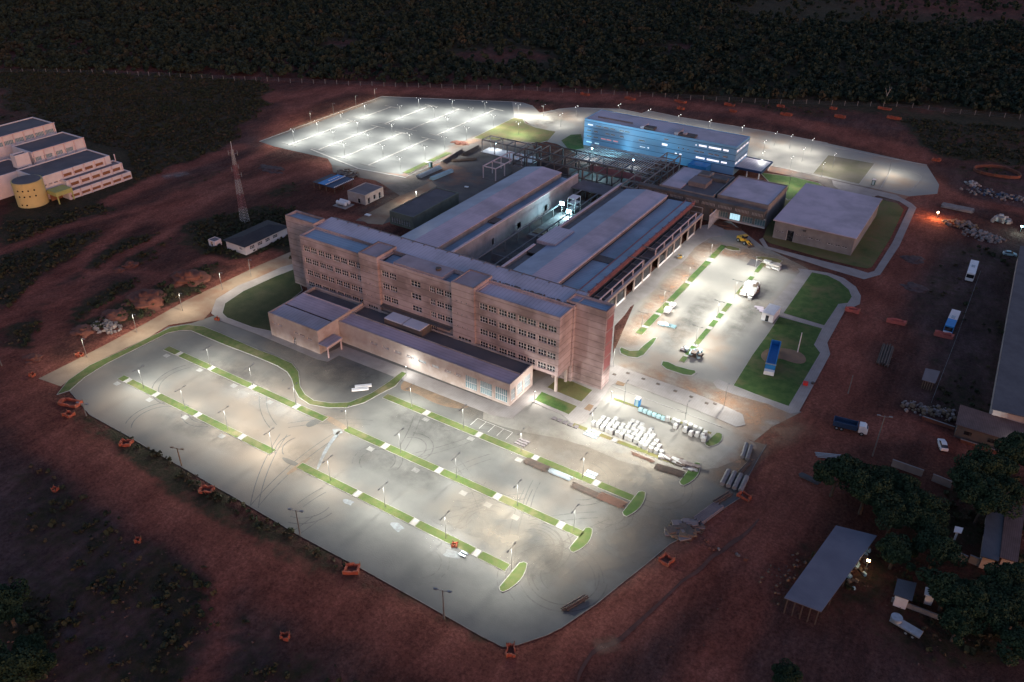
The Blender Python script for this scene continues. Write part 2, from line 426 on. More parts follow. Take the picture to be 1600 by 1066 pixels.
faces = np.stack([idx[:-1, :-1], idx[:-1, 1:], idx[1:, 1:], idx[1:, :-1]], -1).reshape(-1, 4)
me.from_pydata(np.column_stack([P, Z]).tolist(), [], faces.tolist())
me.polygons.foreach_set('use_smooth', [True]*len(faces))
at = me.attributes.new('cover', 'FLOAT_COLOR', 'POINT')
dusk = np.clip((fbm(P, 60, 91)-.5)*1.2, 0, 1)*.5  # mask of greyer, bluer earth in the fields and yards
for poly, v in [([(0, 680), (140, 745), (300, 845), (430, 950), (560, 1066), (-100, 1200), (-200, 800)], .95), ([(830, 1080), (960, 990), (1080, 930), (1250, 985), (1600, 985), (1640, 1200), (700, 1200)], .6), ([(1400, 375), (1640, 375), (1640, 655), (1450, 655), (1430, 520)], .9),
                ([(1125, 905), (1190, 880), (1235, 940), (1190, 990), (1130, 960)], 1.0), ([(0, 410), (120, 370), (200, 385), (60, 480), (0, 500)], .5), ([(880, 160), (1450, 185), (1430, 215), (1250, 190), (900, 172)], .45), ([(1480, 265), (1640, 270), (1640, 330), (1500, 330)], .7), ([(260, 215), (400, 190), (420, 240), (330, 270), (240, 300)], .5)]:
    w = GP(poly); d = polydist(PJ, w); d = np.where(inside(PJ, w), d, -d); dusk = np.maximum(dusk, np.clip((d+5)/12, 0, 1)*v)
dusk *= 1-.85*trk
at.data.foreach_set('color', np.column_stack([scr, trk, dusk, rut]).ravel().astype(np.float32))
ground = bpy.data.objects.new('ground', me)
COL.objects.link(ground)
tagp(ground, 'red earth ground with worn dirt tracks and scrubby patches round the site', kind='structure')
def ground_mat():
    m = bpy.data.materials.new('red_earth'); m.use_nodes = True
    t = m.node_tree; b = t.nodes['Principled BSDF']; L = t.links.new
    b.inputs['Roughness'].default_value = .97; b.inputs['Specular IOR Level'].default_value = .1
    geo = t.nodes.new('ShaderNodeNewGeometry')
    a = t.nodes.new('ShaderNodeAttribute'); a.attribute_name = 'cover'
    sp = t.nodes.new('ShaderNodeSeparateColor'); L(a.outputs['Color'], sp.inputs[0])
    def ns(sc, det=8, r=.62, st=None):
        n = t.nodes.new('ShaderNodeTexNoise'); n.inputs['Scale'].default_value = sc; n.inputs['Detail'].default_value = det; n.inputs['Roughness'].default_value = r
        if st:
            mp = t.nodes.new('ShaderNodeMapping'); mp.inputs['Scale'].default_value = st; mp.inputs['Rotation'].default_value = (0, 0, .7)
            L(geo.outputs['Position'], mp.inputs[0]); L(mp.outputs[0], n.inputs['Vector'])
        else: L(geo.outputs['Position'], n.inputs['Vector'])
        return n.outputs[0]
    def mr(s, p, q, c=0., d=1.):
        r = t.nodes.new('ShaderNodeMapRange'); r.inputs[1].default_value = p; r.inputs[2].default_value = q; r.inputs[3].default_value = c; r.inputs[4].default_value = d
        L(s, r.inputs[0]); return r.outputs[0]
    def mix(f, A, B, bl='MIX'):
        x = t.nodes.new('ShaderNodeMix'); x.data_type = 'RGBA'; x.blend_type = bl
        if isinstance(f, float): x.inputs[0].default_value = f
        else: L(f, x.inputs[0])
        for k, v in ((6, A), (7, B)):
            if isinstance(v, tuple): x.inputs[k].default_value = (*v, 1)
            else: L(v, x.inputs[k])
        return x.outputs[2]
    earth = mix(mr(ns(.03), .35, .65), (.115, .046, .036), (.19, .078, .058))
    earth = mix(mr(ns(.25, 10, .75, (1, .35, 1)), .42, .68), earth, (.070, .036, .031))
    earth = mix(mr(ns(1.1, 6, .8), .52, .75, 0, .7), earth, (.20, .105, .080))
    trackc = mix(mr(ns(.05), .35, .65), (.36, .135, .098), (.235, .080, .058))
    def mth(op, x, y=0.):
        n = t.nodes.new('ShaderNodeMath'); n.operation = op
        for i, v in enumerate((x, y)):
            if isinstance(v, float): n.inputs[i].default_value = v
            else: L(v, n.inputs[i])
        return n.outputs[0]
    rr_ = mth('SINE', mth('ADD', mth('MULTIPLY', a.outputs['Alpha'], 2.6), mr(ns(.06), .3, .7, 0, 7)))
    trackc = mix(mr(mth('MULTIPLY', rr_, mr(ns(.3, 6, .7), .35, .65)), .1, .8, 0, .28), trackc, (.15, .062, .045))
    earth = mix(mr(sp.outputs[1], 0, 1, 0, .92), earth, trackc)
    grey_earth_c = mix(mr(ns(.16, 9, .72, (1, .3, 1)), .42, .72), (.080, .055, .055), (.185, .125, .125))
    earth = mix(mr(sp.outputs[2], 0, 1, 0, .9), earth, grey_earth_c)
    earth = mix(1.0, earth, mix(mr(ns(1.4, 10, .85), .40, .62), (.55, .52, .50), (1.35, 1.35, 1.32)), 'MULTIPLY')
    earth = mix(1.0, earth, mix(mr(ns(.09, 8, .8, (1, .4, 1)), .40, .60), (.70, .66, .66), (1.25, 1.22, 1.2)), 'MULTIPLY')
    veg = mix(mr(ns(.12), .35, .65), (.026, .030, .016), (.065, .055, .030))
    veg = mix(mr(ns(.6, 8, .75), .45, .7), veg, (.10, .062, .045))
    ad = t.nodes.new('ShaderNodeMath'); ad.operation = 'ADD'; L(sp.outputs[0], ad.inputs[0]); L(mr(ns(.35, 8, .75), .3, .7, -.32, .32), ad.inputs[1])
    col = mix(mr(ad.outputs[0], .25, .6), earth, veg)
    L(col, b.inputs['Base Color'])
    bp = t.nodes.new('ShaderNodeBump'); bp.inputs['Strength'].default_value = 1.0; bp.inputs['Distance'].default_value = 2.2
    L(ns(.32, 12, .76), bp.inputs['Height']); L(bp.outputs[0], b.inputs['Normal'])
    return m
me.materials.append(ground_mat())

def sheet(name, poly, m, z, label=None, px=True, sm=0, kerb=0, kh=.14):
    w = GP(poly) if px else list(poly)
    if sm: w = smooth_poly(w, sm)
    if kerb:
        k = MB(M_kerb).prism(offset(w, kerb), .0, z-.004).build('kerb')
        tagp(k, kind='structure')
    o = MB(m).prism(w, z-.03 if not kerb else z-.02, z).build(name)
    tagp(o, label, kind='structure')
    return w
# asphalt of the front lot and the apron before the building
lot = LOT_OUT + [(1200, 655), (1150, 600), (948, 598), (800, 600), (640, 560), (560, 520)] + [(430, 470), (400, 480)] + [(330, 495), (300, 505), (262, 511), (233, 530), (170, 560), (110, 600)]
sheet('parking_lot_asphalt', lot, M_asph, .03)
sheet('east_lot_asphalt', [(948, 612), (955, 560), (1003, 448), (1095, 353), (1140, 345), (1190, 384), (1262, 420), (1266, 428), (1144, 603), (1252, 644), (1205, 668), (1178, 690), (1128, 668), (1060, 640)], M_asph2, .045)
sheet('dusty_apron', [(800, 600), (870, 560), (948, 612), (1060, 640), (1128, 668), (1178, 690), (1185, 705), (1100, 740), (990, 730), (900, 690), (800, 672), (740, 650)], M_asph2, .038, sm=1)
sheet('access_road', [(60, 592), (120, 562), (170, 536), (230, 504), (290, 470), (340, 446), (400, 417), (458, 392), (470, 402), (462, 430), (400, 445), (345, 470), (318, 500), (264, 508), (230, 529), (195, 545), (140, 571), (107, 595), (95, 604)], M_sand, .05)
sheet('far_lot_asphalt', cr(400, 120, 3.5525, (20, 360), (700, 110), (1421, 140)) + [(817, 161), (832, 166), (822, 180), (804, 184), (738, 216), (632, 276), (620, 300), (560, 268), (521, 262), (512, 248), (428, 229)], M_asph3, .03)
sheet('works_yard', [(628, 273), (738, 213), (760, 208), (830, 222), (850, 270), (740, 330), (660, 330), (600, 350), (555, 345), (625, 306), (590, 283), (521, 270), (518, 258), (560, 264)], M_yard, .036)
sheet('service_lane', cr(480, 250, 5.92, (480, 540), (680, 430), (860, 330), (900, 320), (1150, 200), (1200, 240), (800, 470), (700, 600), (560, 590)), M_sand, .052)
sheet('upper_lot_asphalt', cr(800, 120, 3.5525, (60, 235), (150, 200), (260, 180), (350, 172), (600, 180), (720, 205), (760, 190), (930, 225), (1421, 305)) +
      cr(1200, 120, 3.5525, (330, 370), (880, 490), (950, 600), (940, 650), (780, 665), (640, 650), (520, 625), (250, 545), (0, 495)) + [(1170, 262), (1000, 250), (900, 240), (870, 225), (855, 222), (868, 205), (836, 198), (817, 186)], M_asph2, .033)
sheet('junction_road', [(800, 159), (832, 165), (845, 178), (862, 172), (872, 178), (872, 206), (836, 200), (817, 187), (804, 184)], M_asph2, .047)
sheet('gravel_road', [(1200, 258), (1270, 272), (1341, 289), (1420, 307), (1410, 315), (1378, 302), (1300, 300), (1284, 303), (1290, 292), (1278, 284), (1200, 268)], M_yard, .056)
# raised pavements, lawns, kerbs
sheet('pavement', [(330, 490), (338, 468), (372, 447), (400, 436), (440, 418), (462, 412), (470, 440), (440, 500), (424, 524), (501, 545), (512, 552), (526, 546), (535, 540), (792, 636), (800, 655), (770, 650), (530, 556), (512, 566), (495, 562), (400, 522), (345, 502)], M_pave, .15)
sheet('pavement', [(800, 655), (792, 636), (840, 596), (870, 580), (905, 580), (945, 595), (960, 596), (930, 640), (915, 660), (898, 668), (880, 650), (830, 628)], M_pave, .146)
sheet('pavement', [(945, 606), (950, 566), (984, 579), (1077, 612), (1128, 633), (1160, 648), (1165, 665), (1150, 668), (1121, 655), (1069, 634), (979, 599), (962, 600)], M_pave, .154)
sheet('pavement', [(-86.4, 262.5), (-86.4, 159.2), (-71, 159.2)] + GP([(958, 575), (958, 540), (960, 510), (976, 493), (985, 480), (1000, 470), (1020, 456), (1036, 430), (1045, 423), (1065, 412), (1076, 400), (1086, 387), (1110, 372), (1134, 368), (1128, 352)]), M_pave, .142, px=False)
sheet('lawn', [(348, 490), (352, 475), (380, 456), (430, 433), (461, 421), (472, 455), (440, 480), (424, 518), (395, 512), (355, 497)], mat('dim_lit_lawn', (.020, .036, .010), (.045, .050, .018), .25, .95, c3=(.07, .06, .03), s3=.06, lo3=.5, hi3=.7, bump=.6, bscale=6, coord='World'), .18, kerb=.2)  # grass colour darkened to paint in the weaker light on this lawn
sheet('lawn', cr(800, 540, 3.5525, (165, 260), (360, 340), (315, 385), (125, 305)), M_lawn, .18, kerb=.12)
sheet('lawn', cr(800, 540, 3.5525, (270, 175), (445, 250), (385, 315), (195, 235)), M_lawn_dry, .18, kerb=.12)
sheet('pavement', [(1114, 598), (1122, 593), (1146, 603)] + cr(1200, 380, 3.135, (60, 360), (-20, 345)) + [(1250, 425)] + cr(1200, 380, 3.135, (145, 125), (220, 135), (300, 148), (370, 172), (430, 215), (455, 260), (450, 300), (375, 335), (290, 490), (305, 545), (200, 740), (150, 830), (110, 838), (0, 790)) + [(1150, 618), (1120, 607)], M_pave, .12)
sheet('lawn', cr(1200, 380, 3.135, (215, 145), (290, 160), (350, 190), (395, 230), (410, 265), (390, 295), (345, 300), (275, 405), (75, 345)), M_lawn, .16, kerb=.15)
sheet('lawn', cr(1200, 380, 3.135, (55, 362), (265, 420), (225, 500), (255, 540), (100, 800), (0, 765)) + [(1146, 603), (1176, 555), (1200, 522)], M_lawn, .16, kerb=.15)
sheet('pavement', [(1186, 375), (1192, 372), (1200, 386), (1289, 409), (1334, 420), (1356, 427), (1366, 424), (1394, 380), (1420, 325), (1405, 315), (1372, 306), (1335, 311), (1310, 296), (1302, 290), (1300, 282), (1360, 296), (1400, 305), (1424, 318), (1432, 325),
                   (1405, 385), (1375, 430), (1350, 437), (1289, 419), (1195, 388)], M_pave, .12)
sheet('lawn', [(1192, 372), (1202, 380), (1289, 405), (1334, 416), (1354, 420), (1362, 418), (1390, 375), (1412, 328), (1402, 318), (1370, 311), (1335, 316), (1300, 303), (1220, 300)], M_lawn_dry, .10)
sheet('lawn', cr(600, 130, 5.333, (740, 462), (1080, 292), (1155, 302), (1175, 335), (1260, 372), (1430, 408), (1365, 482), (1290, 500)), M_lawn_dry, .14, kerb=.3)
sheet('lawn', [(877, 220), (892, 211), (908, 210), (912, 232), (890, 236)], M_lawn, .14)
sheet('lawn', cr(1200, 120, 3.5525, (-40, 535), (150, 560), (280, 592), (312, 615), (298, 648), (110, 685), (60, 640)), M_lawn, .14, kerb=.3)
sheet('bare_court', cr(1200, 120, 3.5525, (335, 437), (590, 483), (505, 595), (250, 538)), M_court, .10, kerb=.25)
sheet('bare_court', cr(1200, 120, 3.5525, (690, 512), (800, 530), (850, 552), (845, 570), (790, 635), (625, 622)), M_asph2, .10, kerb=.3)
sheet('verge', cr(1200, 120, 3.5525, (400, 620), (500, 640), (590, 665), (480, 690), (360, 655)), M_lawn_dry, .09, kerb=.25)
# curved green strip round the front lot
strip = GP(OUTER) + GP(INNER)[::-1]
k = MB(M_kerb).prism(offset(strip, .15), 0, .136).build('kerb'); tagp(k, kind='structure')
tagp(MB(M_strip).prism(strip, .1, .16).build('grass_strip'), 'green strip curving round the top of the front parking lot', kind='structure')
# boundary kerb of the front lot
def kerbline(pts, w=.35, z=.14, px=True, name='kerb', mt=M_kerb):
    q = GP(pts) if px else pts
    mb = MB(mt)
    for i in range(len(q)-1):
        a, b = Vector(q[i]), Vector(q[i+1]); d = (b-a)
        if d.length < .05: continue
        mb.obox(((a.x+b.x)/2, (a.y+b.y)/2, z/2+.002*(i % 2)), (d.length+w*.5, w, z), math.atan2(d.y, d.x))
    return tagp(mb.build(name), kind='structure')
kerbline(LOT_OUT[:-2], .16, .12, mt=mat('dirty_kerb', (.20, .185, .165), (.13, .115, .10), .8, .95, coord='World'))
kerbline(cr(400, 120, 3.5525, (20, 360), (700, 110), (1421, 140)) + [(817, 161), (832, 166)], .5)
kerbline(cr(800, 120, 3.5525, (150, 230), (190, 200), (260, 180), (350, 172), (600, 180), (720, 205), (760, 190), (930, 225), (1421, 305)) + [(1293, 224)], .5)
kerbline(cr(1200, 120, 3.5525, (320, 383), (600, 440), (880, 490)), .5)
kerbline([(522, 276), (560, 264), (633, 278), (700, 247)], .4)
kerbline([(948, 601), (1060, 642), (1128, 668)], .25)
kerbline(cr(1200, 120, 3.5525, (0, 490), (250, 545), (500, 602)), .6)

def strip_run(fix, segs, axis='X', w=.95, m=M_strip, gap=1.1):
    """segments of a planted median with concrete crossings between them"""
    for a, b in segs:
        c = [(a, fix-w), (b, fix-w), (b, fix+w), (a, fix+w)] if axis == 'X' else [(fix-w, a), (fix+w, a), (fix+w, b), (fix-w, b)]
        tagp(MB(M_kerb).prism(offset(c, .09), .0, .15).build('kerb'), kind='structure')
        tagp(MB(m).prism(c, .1, .18).build('median_grass'), kind='structure')
    for i in range(len(segs)-1):
        a, b = segs[i][1]+.2, segs[i+1][0]-.2
        if b-a > 3: continue
        c = [(a, fix-w), (b, fix-w), (b, fix+w), (a, fix+w)] if axis == 'X' else [(fix-w, a), (fix+w, a), (fix+w, b), (fix-w, b)]
        tagp(MB(M_kerb).prism(c, .0, .165).build('crossing_slab'), kind='structure')
def cuts(a, b, step=15.4, first=None, gap=1.6):
    out, s = [], a
    e = a+(first or step)
    while e < b-2:
        out.append((s, e-gap/2)); s = e+gap/2; e += step
    out.append((s, b)); return out
strip_run(92.0, [(-176.7, -174.6)] + cuts(-173.2, -121.9, 15.4, 10.5)); strip_run(92.0, cuts(-113.5, -58.6, 15.4, 17))
strip_run(107.4, [(-178.6, -174)] + cuts(-172.6, -120.3, 15.4, 12)); strip_run(107.5, cuts(-113.8, -50.6, 15.4, 12))
strip_run(122.6, cuts(-114.5, -46.6, 15.4, 13))
strip_run(138.0, cuts(-69.5, -43.4, 15.4, 11), m=M_lawn_dry, w=.6)
strip_run(152.6, [(-66, -40.5)], m=M_lawn_dry, w=.4)
def island(top_, bot, wide=1.7, m=M_strip):
    a, b = Vector(G(*top_)), Vector(G(*bot)); d = b-a; n = Vector((-d.y, d.x)).normalized()
    if n.x < 0: n = -n
    L_ = [a+d*t-n*.75*(1 if .06 < t < .94 else .3) for t in (0, .07, .5, .93, 1)]
    R_ = [a+d*t+n*(wide*math.sin(math.pi*(.08+.84*t))**.7-.2) for t in (1, .85, .65, .5, .35, .15, 0)]
    sheet('median_island', [tuple(v) for v in L_+R_], m, .18, px=False, kerb=.12)
for a, b, m in (((820, 880), (783, 924), M_strip), ((922, 826), (893, 862), M_strip), ((1005, 769), (976, 806), M_lawn), ((1091, 724), (1065, 758), M_lawn), ((1125, 678), (1105, 697), M_lawn)): island(a, b, m=m)
# east lot medians
strip_run(-73.9, [(174.8+9.5, 188.2), (189.5, 197), (198.2, 205.2), (206.3, 220), (221.8, 238.5), (241.5, 253)], 'Y', 1.0, M_lawn)
strip_run(-58.2, [(177.5, 180.3), (181.5, 186.5), (188, 197.4), (199.2, 203.2), (205, 208), (209.5, 215), (222, 229), (232, 236), (239.5, 248.3)], 'Y', .75, M_lawn)
E_ = (900, 300, 3.33)
sheet('median_island', cr(*E_, (418, 762), (402, 790), (350, 850), (318, 864), (270, 858), (235, 842), (228, 822), (236, 812), (280, 830), (325, 828), (345, 808), (400, 764)), M_lawn, .18, kerb=.25)
sheet('median_island', cr(*E_, (452, 884), (480, 888), (520, 908), (585, 926), (618, 932), (622, 942), (600, 956), (560, 952), (470, 922), (446, 902)), M_lawn, .18, kerb=.25)
sheet('median_island', cr(*E_, (770, 285), (800, 282), (850, 296), (852, 308), (815, 306), (780, 296)), M_lawn_dry, .18, kerb=.2)
sheet('median_island', cr(*E_, (940, 340), (975, 338), (1050, 350), (1072, 360), (1060, 372), (1000, 360), (945, 352)), M_lawn_dry, .18, kerb=.2)
# far lot medians (narrow concrete ones) and cross kerbs
for x, s in ((-274, [(247, 289), (294, 318)]), (-258.4, [(249, 289), (294, 331)]), (-242.8, [(247, 288), (294, 334)]), (-227.2, [(246, 288), (294, 344)])):
    for a, b in s:
        tagp(MB(M_kerb).box(x-.35, a, 0, x+.35, b, .16).build('kerb'), kind='structure')
        for e in (a, b): tagp(MB(M_kerb).box(x-4.2, e-.13, 0, x+4.2, e+.13, .15).build('kerb'), kind='structure')
strip_run(-208.3, [(247.5, 262), (264, 278)], 'Y', 1.4, M_strip)
kerbline([G(633, 278), G(560, 264), G(486, 234)], .9, .16, px=False)
# pale concrete manhole pads and patches on the asphalt
pads = cr(0, 480, 3.5525, (650, 425), (830, 515), (1028, 612), (1230, 717), (925, 270), (1108, 350), (1298, 437)) + cr(400, 500, 3.5525, (77, 457), (635, 717), (887, 835), (1150, 962), (943, 553), (1192, 660)) + \
    cr(400, 750, 3.3725, (1222, 132)) + cr(800, 540, 3.5525, (38, 635), (18, 955), (595, 590)) + [(975, 805)]
pm = mat('pad_concrete', (.27, .26, .24), (.21, .20, .185), 1, .9, coord='World')
for i, (x, y) in enumerate(pads[:-1]):
    gxx, gyy = G(x, y)
    tagp(MB(pm).box(gxx-.8, gyy-.65, .02, gxx+.8, gyy+.65, .048).build('concrete_pad'), kind='structure')
for x, y, rr, m_ in ((545, 785, 1.2, 0), (621, 824, 1.5, 0), (705, 866, 1.6, 0), (527, 675, 1.3, 0)):
    gxx, gyy = G(x, y)
    q = [(gxx+math.cos(t)*rr*(1+.3*math.sin(3*t+x)), gyy+math.sin(t)*rr*(.7+.2*math.cos(2*t+y))) for t in np.linspace(0, 6.28, 18)[:-1]]
    sheet('spilled_lime', q, mat('lime_dust', (.24, .26, .265), (.16, .165, .165), 1.2, .95, lo=.3, hi=.6, coord='World'), .052, px=False)
sheet('spilled_lime', [(529, 672), (533, 675), (517, 695), (506, 715), (498, 734), (494, 733), (502, 712), (513, 692)], MAT['lime_dust'], .052, sm=1)
M_stain = mat('dark_stain', (.075, .07, .062), (.10, .095, .085), .5, .9, coord='World')
sheet('asphalt_stain', [(476, 662), (500, 652), (508, 656), (482, 670)], M_stain, .044, sm=2)
sheet('asphalt_stain', [(438, 712), (470, 725), (466, 730), (446, 724)], M_stain, .044, sm=2)
M_mudp = mat('mud_stain', (.24, .15, .09), (.17, .12, .08), .4, .95, coord='World')
sheet('mud_patch', [(446, 740), (482, 714), (486, 717), (452, 743)], M_mudp, .055, sm=1)
sheet('mud_patch', [(512, 648), (545, 668), (540, 674), (506, 655)], M_mudp, .055, sm=1)
sheet('mud_patch', cr(400, 500, 3.5525, (830, 320), (1000, 400), (1200, 470), (1150, 500), (1000, 470), (880, 400), (790, 390)), M_mudp, .055, sm=2)
for q in ([(934, 598), (1001, 597)],): pass
sheet('planting_bed', cr(900, 540, 5.923, (385, 330), (455, 355), (440, 380), (365, 362)), M_mudp, .165)
sheet('planting_bed', cr(900, 540, 5.923, (118, 545), (165, 560), (130, 612), (72, 592)), M_mudp, .165)
M_tyre = mat('tyre_mark', (.070, .067, .062), (.105, .10, .092), .9, .9, lo=.4, hi=.6, coord='World')
LW = GP(LOT_OUT+[(1150, 640), (800, 660), (560, 640), (440, 590), (300, 525), (110, 605)])
in_lot = lambda p: bool(inside(np.array([p]), LW)[0])
def arc(cx, cy, r, a0, a1, w=.28, z=.0345):
    n = 26; o = [(cx+math.cos(a0+(a1-a0)*i/n)*(r+w/2), cy+math.sin(a0+(a1-a0)*i/n)*(r+w/2)) for i in range(n+1)]; q = [(cx+math.cos(a0+(a1-a0)*i/n)*(r-w/2), cy+math.sin(a0+(a1-a0)*i/n)*(r-w/2)) for i in range(n+1)]
    for i in range(n):
        if in_lot(q[i]) and in_lot(o[i+1]): tmb.quad((*q[i], z), (*o[i], z), (*o[i+1], z), (*q[i+1], z))
tmb = MB(M_tyre); ra = random.Random(12); zz_ = .0345
for k, (px, py) in enumerate(((832, 852), (832, 852), (826, 860), (880, 900), (880, 900), (860, 905), (700, 800), (720, 745), (640, 700), (590, 720), (470, 700), (330, 640), (400, 590), (300, 600), (540, 590), (950, 800), (1000, 820), (1030, 760), (760, 820), (905, 750), (660, 880), (250, 660), (480, 780))):
    cx_, cy_ = G(px, py); r_ = ra.uniform(3.5, 9); a0 = ra.uniform(0, 6.28); da = ra.uniform(1.2, 4.6)
    arc(cx_, cy_, r_, a0, a0+da, .24, zz_); zz_ += .0001; arc(cx_, cy_, r_+1.6, a0+.1, a0+da*.9, .24, zz_); zz_ += .0001
for k in range(22):
    cx_, cy_ = G(ra.uniform(250, 950), ra.uniform(640, 860)); r_ = ra.uniform(25, 70); a0 = ra.uniform(0, 6.28); da = ra.uniform(.15, .5)
    cx_ -= math.cos(a0+da/2)*r_; cy_ -= math.sin(a0+da/2)*r_
    arc(cx_, cy_, r_, a0, a0+da, .2, zz_); zz_ += .0001; arc(cx_, cy_, r_+1.7, a0, a0+da, .2, zz_); zz_ += .0001
tagp(tmb.build('tyre_marks'), kind='structure')
def dust_and_glow_mat(nm, col, strength, sc):
    m = bpy.data.materials.new(nm); m.use_nodes = True; t = m.node_tree; b = t.nodes['Principled BSDF']; L = t.links.new; out = t.nodes['Material Output']
    b.inputs['Base Color'].default_value = (*col, 1); b.inputs['Roughness'].default_value = .95
    tc = t.nodes.new('ShaderNodeTexCoord'); sp = t.nodes.new('ShaderNodeSeparateXYZ'); L(tc.outputs['Generated'], sp.inputs[0])
    def mth(op, x, y=0.):
        n = t.nodes.new('ShaderNodeMath'); n.operation = op
        for i, v in enumerate((x, y)):
            if isinstance(v, float): n.inputs[i].default_value = v
            else: L(v, n.inputs[i])
        return n.outputs[0]
    def fall(o, p): return mth('SUBTRACT', 1., mth('POWER', mth('ABSOLUTE', mth('SUBTRACT', mth('MULTIPLY', o, 2.), 1.)), p))
    g = t.nodes.new('ShaderNodeNewGeometry'); n = t.nodes.new('ShaderNodeTexNoise'); n.inputs['Scale'].default_value = sc; n.inputs['Detail'].default_value = 8; n.inputs['Roughness'].default_value = .65; L(g.outputs['Position'], n.inputs['Vector'])
    al = mth('MULTIPLY', fall(sp.outputs[0], 3.), fall(sp.outputs[1], 2.))
    al = mth('MULTIPLY', al, mth('ADD', mth('MULTIPLY', mth('SUBTRACT', n.outputs[0], .5), 3.2), .62))
    al = mth('MULTIPLY', mth('MINIMUM', mth('MAXIMUM', al, 0.), 1.), strength)
    tr = t.nodes.new('ShaderNodeBsdfTransparent'); mxs = t.nodes.new('ShaderNodeMixShader')
    L(al, mxs.inputs[0]); L(tr.outputs[0], mxs.inputs[1]); L(b.outputs[0], mxs.inputs[2]); L(mxs.outputs[0], out.inputs[0])
    return m
DM = {'orange': dust_and_glow_mat('orange_dust_and_glow', (.33, .19, .115), .72, .22), 'brown': dust_and_glow_mat('brown_dust', (.19, .155, .12), .55, .18), 'beige': dust_and_glow_mat('beige_dust', (.30, .25, .19), .6, .2), 'dark': dust_and_glow_mat('oil_dust', (.065, .062, .058), .42, .25), 'pale': dust_and_glow_mat('pale_dust', (.30, .29, .27), .5, .3)}
dz = [.0585]
def dust_and_glow(kind, a, b, w):
    A, B = Vector(G(*a)), Vector(G(*b)); d = B-A
    me_ = bpy.data.meshes.new('dust_and_glow_film'); l = d.length/2; me_.from_pydata([(-l, -w/2, 0), (l, -w/2, 0), (l, w/2, 0), (-l, w/2, 0)], [], [(0, 1, 2, 3)]); me_.materials.append(DM[kind])
    o = bpy.data.objects.new('dust_and_glow_film', me_); COL.objects.link(o); c = (A+B)/2; o.location = (c.x, c.y, dz[0]); o.rotation_euler = (0, 0, math.atan2(d.y, d.x)); dz[0] += .0006; tagp(o, kind='structure')
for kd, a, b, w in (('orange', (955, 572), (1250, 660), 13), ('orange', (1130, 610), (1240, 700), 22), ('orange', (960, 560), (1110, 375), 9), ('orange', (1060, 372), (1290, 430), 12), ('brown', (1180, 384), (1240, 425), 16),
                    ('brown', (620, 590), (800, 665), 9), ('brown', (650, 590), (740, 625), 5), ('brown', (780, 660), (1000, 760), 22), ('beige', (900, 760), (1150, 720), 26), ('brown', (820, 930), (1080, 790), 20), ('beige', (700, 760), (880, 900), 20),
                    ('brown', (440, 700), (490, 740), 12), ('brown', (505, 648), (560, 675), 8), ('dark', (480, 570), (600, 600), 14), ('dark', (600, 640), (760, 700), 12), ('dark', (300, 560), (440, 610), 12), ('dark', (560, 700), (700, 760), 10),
                    ('dark', (800, 850), (880, 900), 14), ('dark', (250, 640), (400, 700), 10), ('beige', (420, 530), (560, 600), 10), ('orange', (600, 151), (410, 219), 6), ('brown', (880, 178), (830, 200), 14), ('dark', (1030, 560), (1120, 450), 8),  # orange film along the far lot kerb is painted glow, not dust
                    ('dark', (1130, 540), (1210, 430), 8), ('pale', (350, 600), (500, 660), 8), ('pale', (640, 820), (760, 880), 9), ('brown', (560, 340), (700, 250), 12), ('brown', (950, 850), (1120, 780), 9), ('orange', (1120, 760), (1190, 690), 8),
                    ('brown', (1260, 300), (1450, 320), 9), ('dark', (700, 250), (800, 240), 10), ('orange', (700, 232), (760, 215), 6)): dust_and_glow(kd, a, b, w)
# painted bay lines
M_line = mat('line_paint', (.62, .60, .56), (.45, .43, .4), 2, .8)
mb = MB(M_line)
for i in range(5): mb.box(-90+i*2.5, 124.6, .05, -90+i*2.5+.1, 127.6, .056)
mb.box(-90, 127.6, .05, -79.9, 127.7, .056)
tagp(mb.build('bay_marking'), kind='structure')

# ------------------------------------------------------------------ buildings
WIN = {}
def window_mesh(w, h, panes, glass, rows=2):
    key = (round(w, 2), round(h, 2), panes, glass.name, rows)
    if key in WIN: return WIN[key]
    mb = MB(M_frame, glass)
    mb.quad((-w/2, 0, 0), (w/2, 0, 0), (w/2, 0, h), (-w/2, 0, h), 1)
    t = .085
    for i in range(panes+1):
        x = -w/2 + (w-t)*i/panes
        mb.box(x, -.06, .002, x+t, .03, h-.002)
    for j in range(rows+1):
        z = (h-t)*j/rows
        mb.box(-w/2+.001, -.05, z, w/2-.001, .02, z+t)
    me = bpy.data.meshes.new('window')
    me.from_pydata(mb.v, [], mb.f)
    for q in mb.mats: me.materials.append(q)
    me.polygons.foreach_set('material_index', mb.m); me.update()
    WIN[key] = me
    return me
ROT = {'S': 0, 'E': math.pi/2, 'N': math.pi, 'W': -math.pi/2}
def face_pt(side, rect, u, z, dep=0):
    x0, x1, y0, y1 = rect
    return {'S': (u, y0+dep, z), 'N': (u, y1-dep, z), 'E': (x1-dep, u, z), 'W': (x0+dep, u, z)}[side]
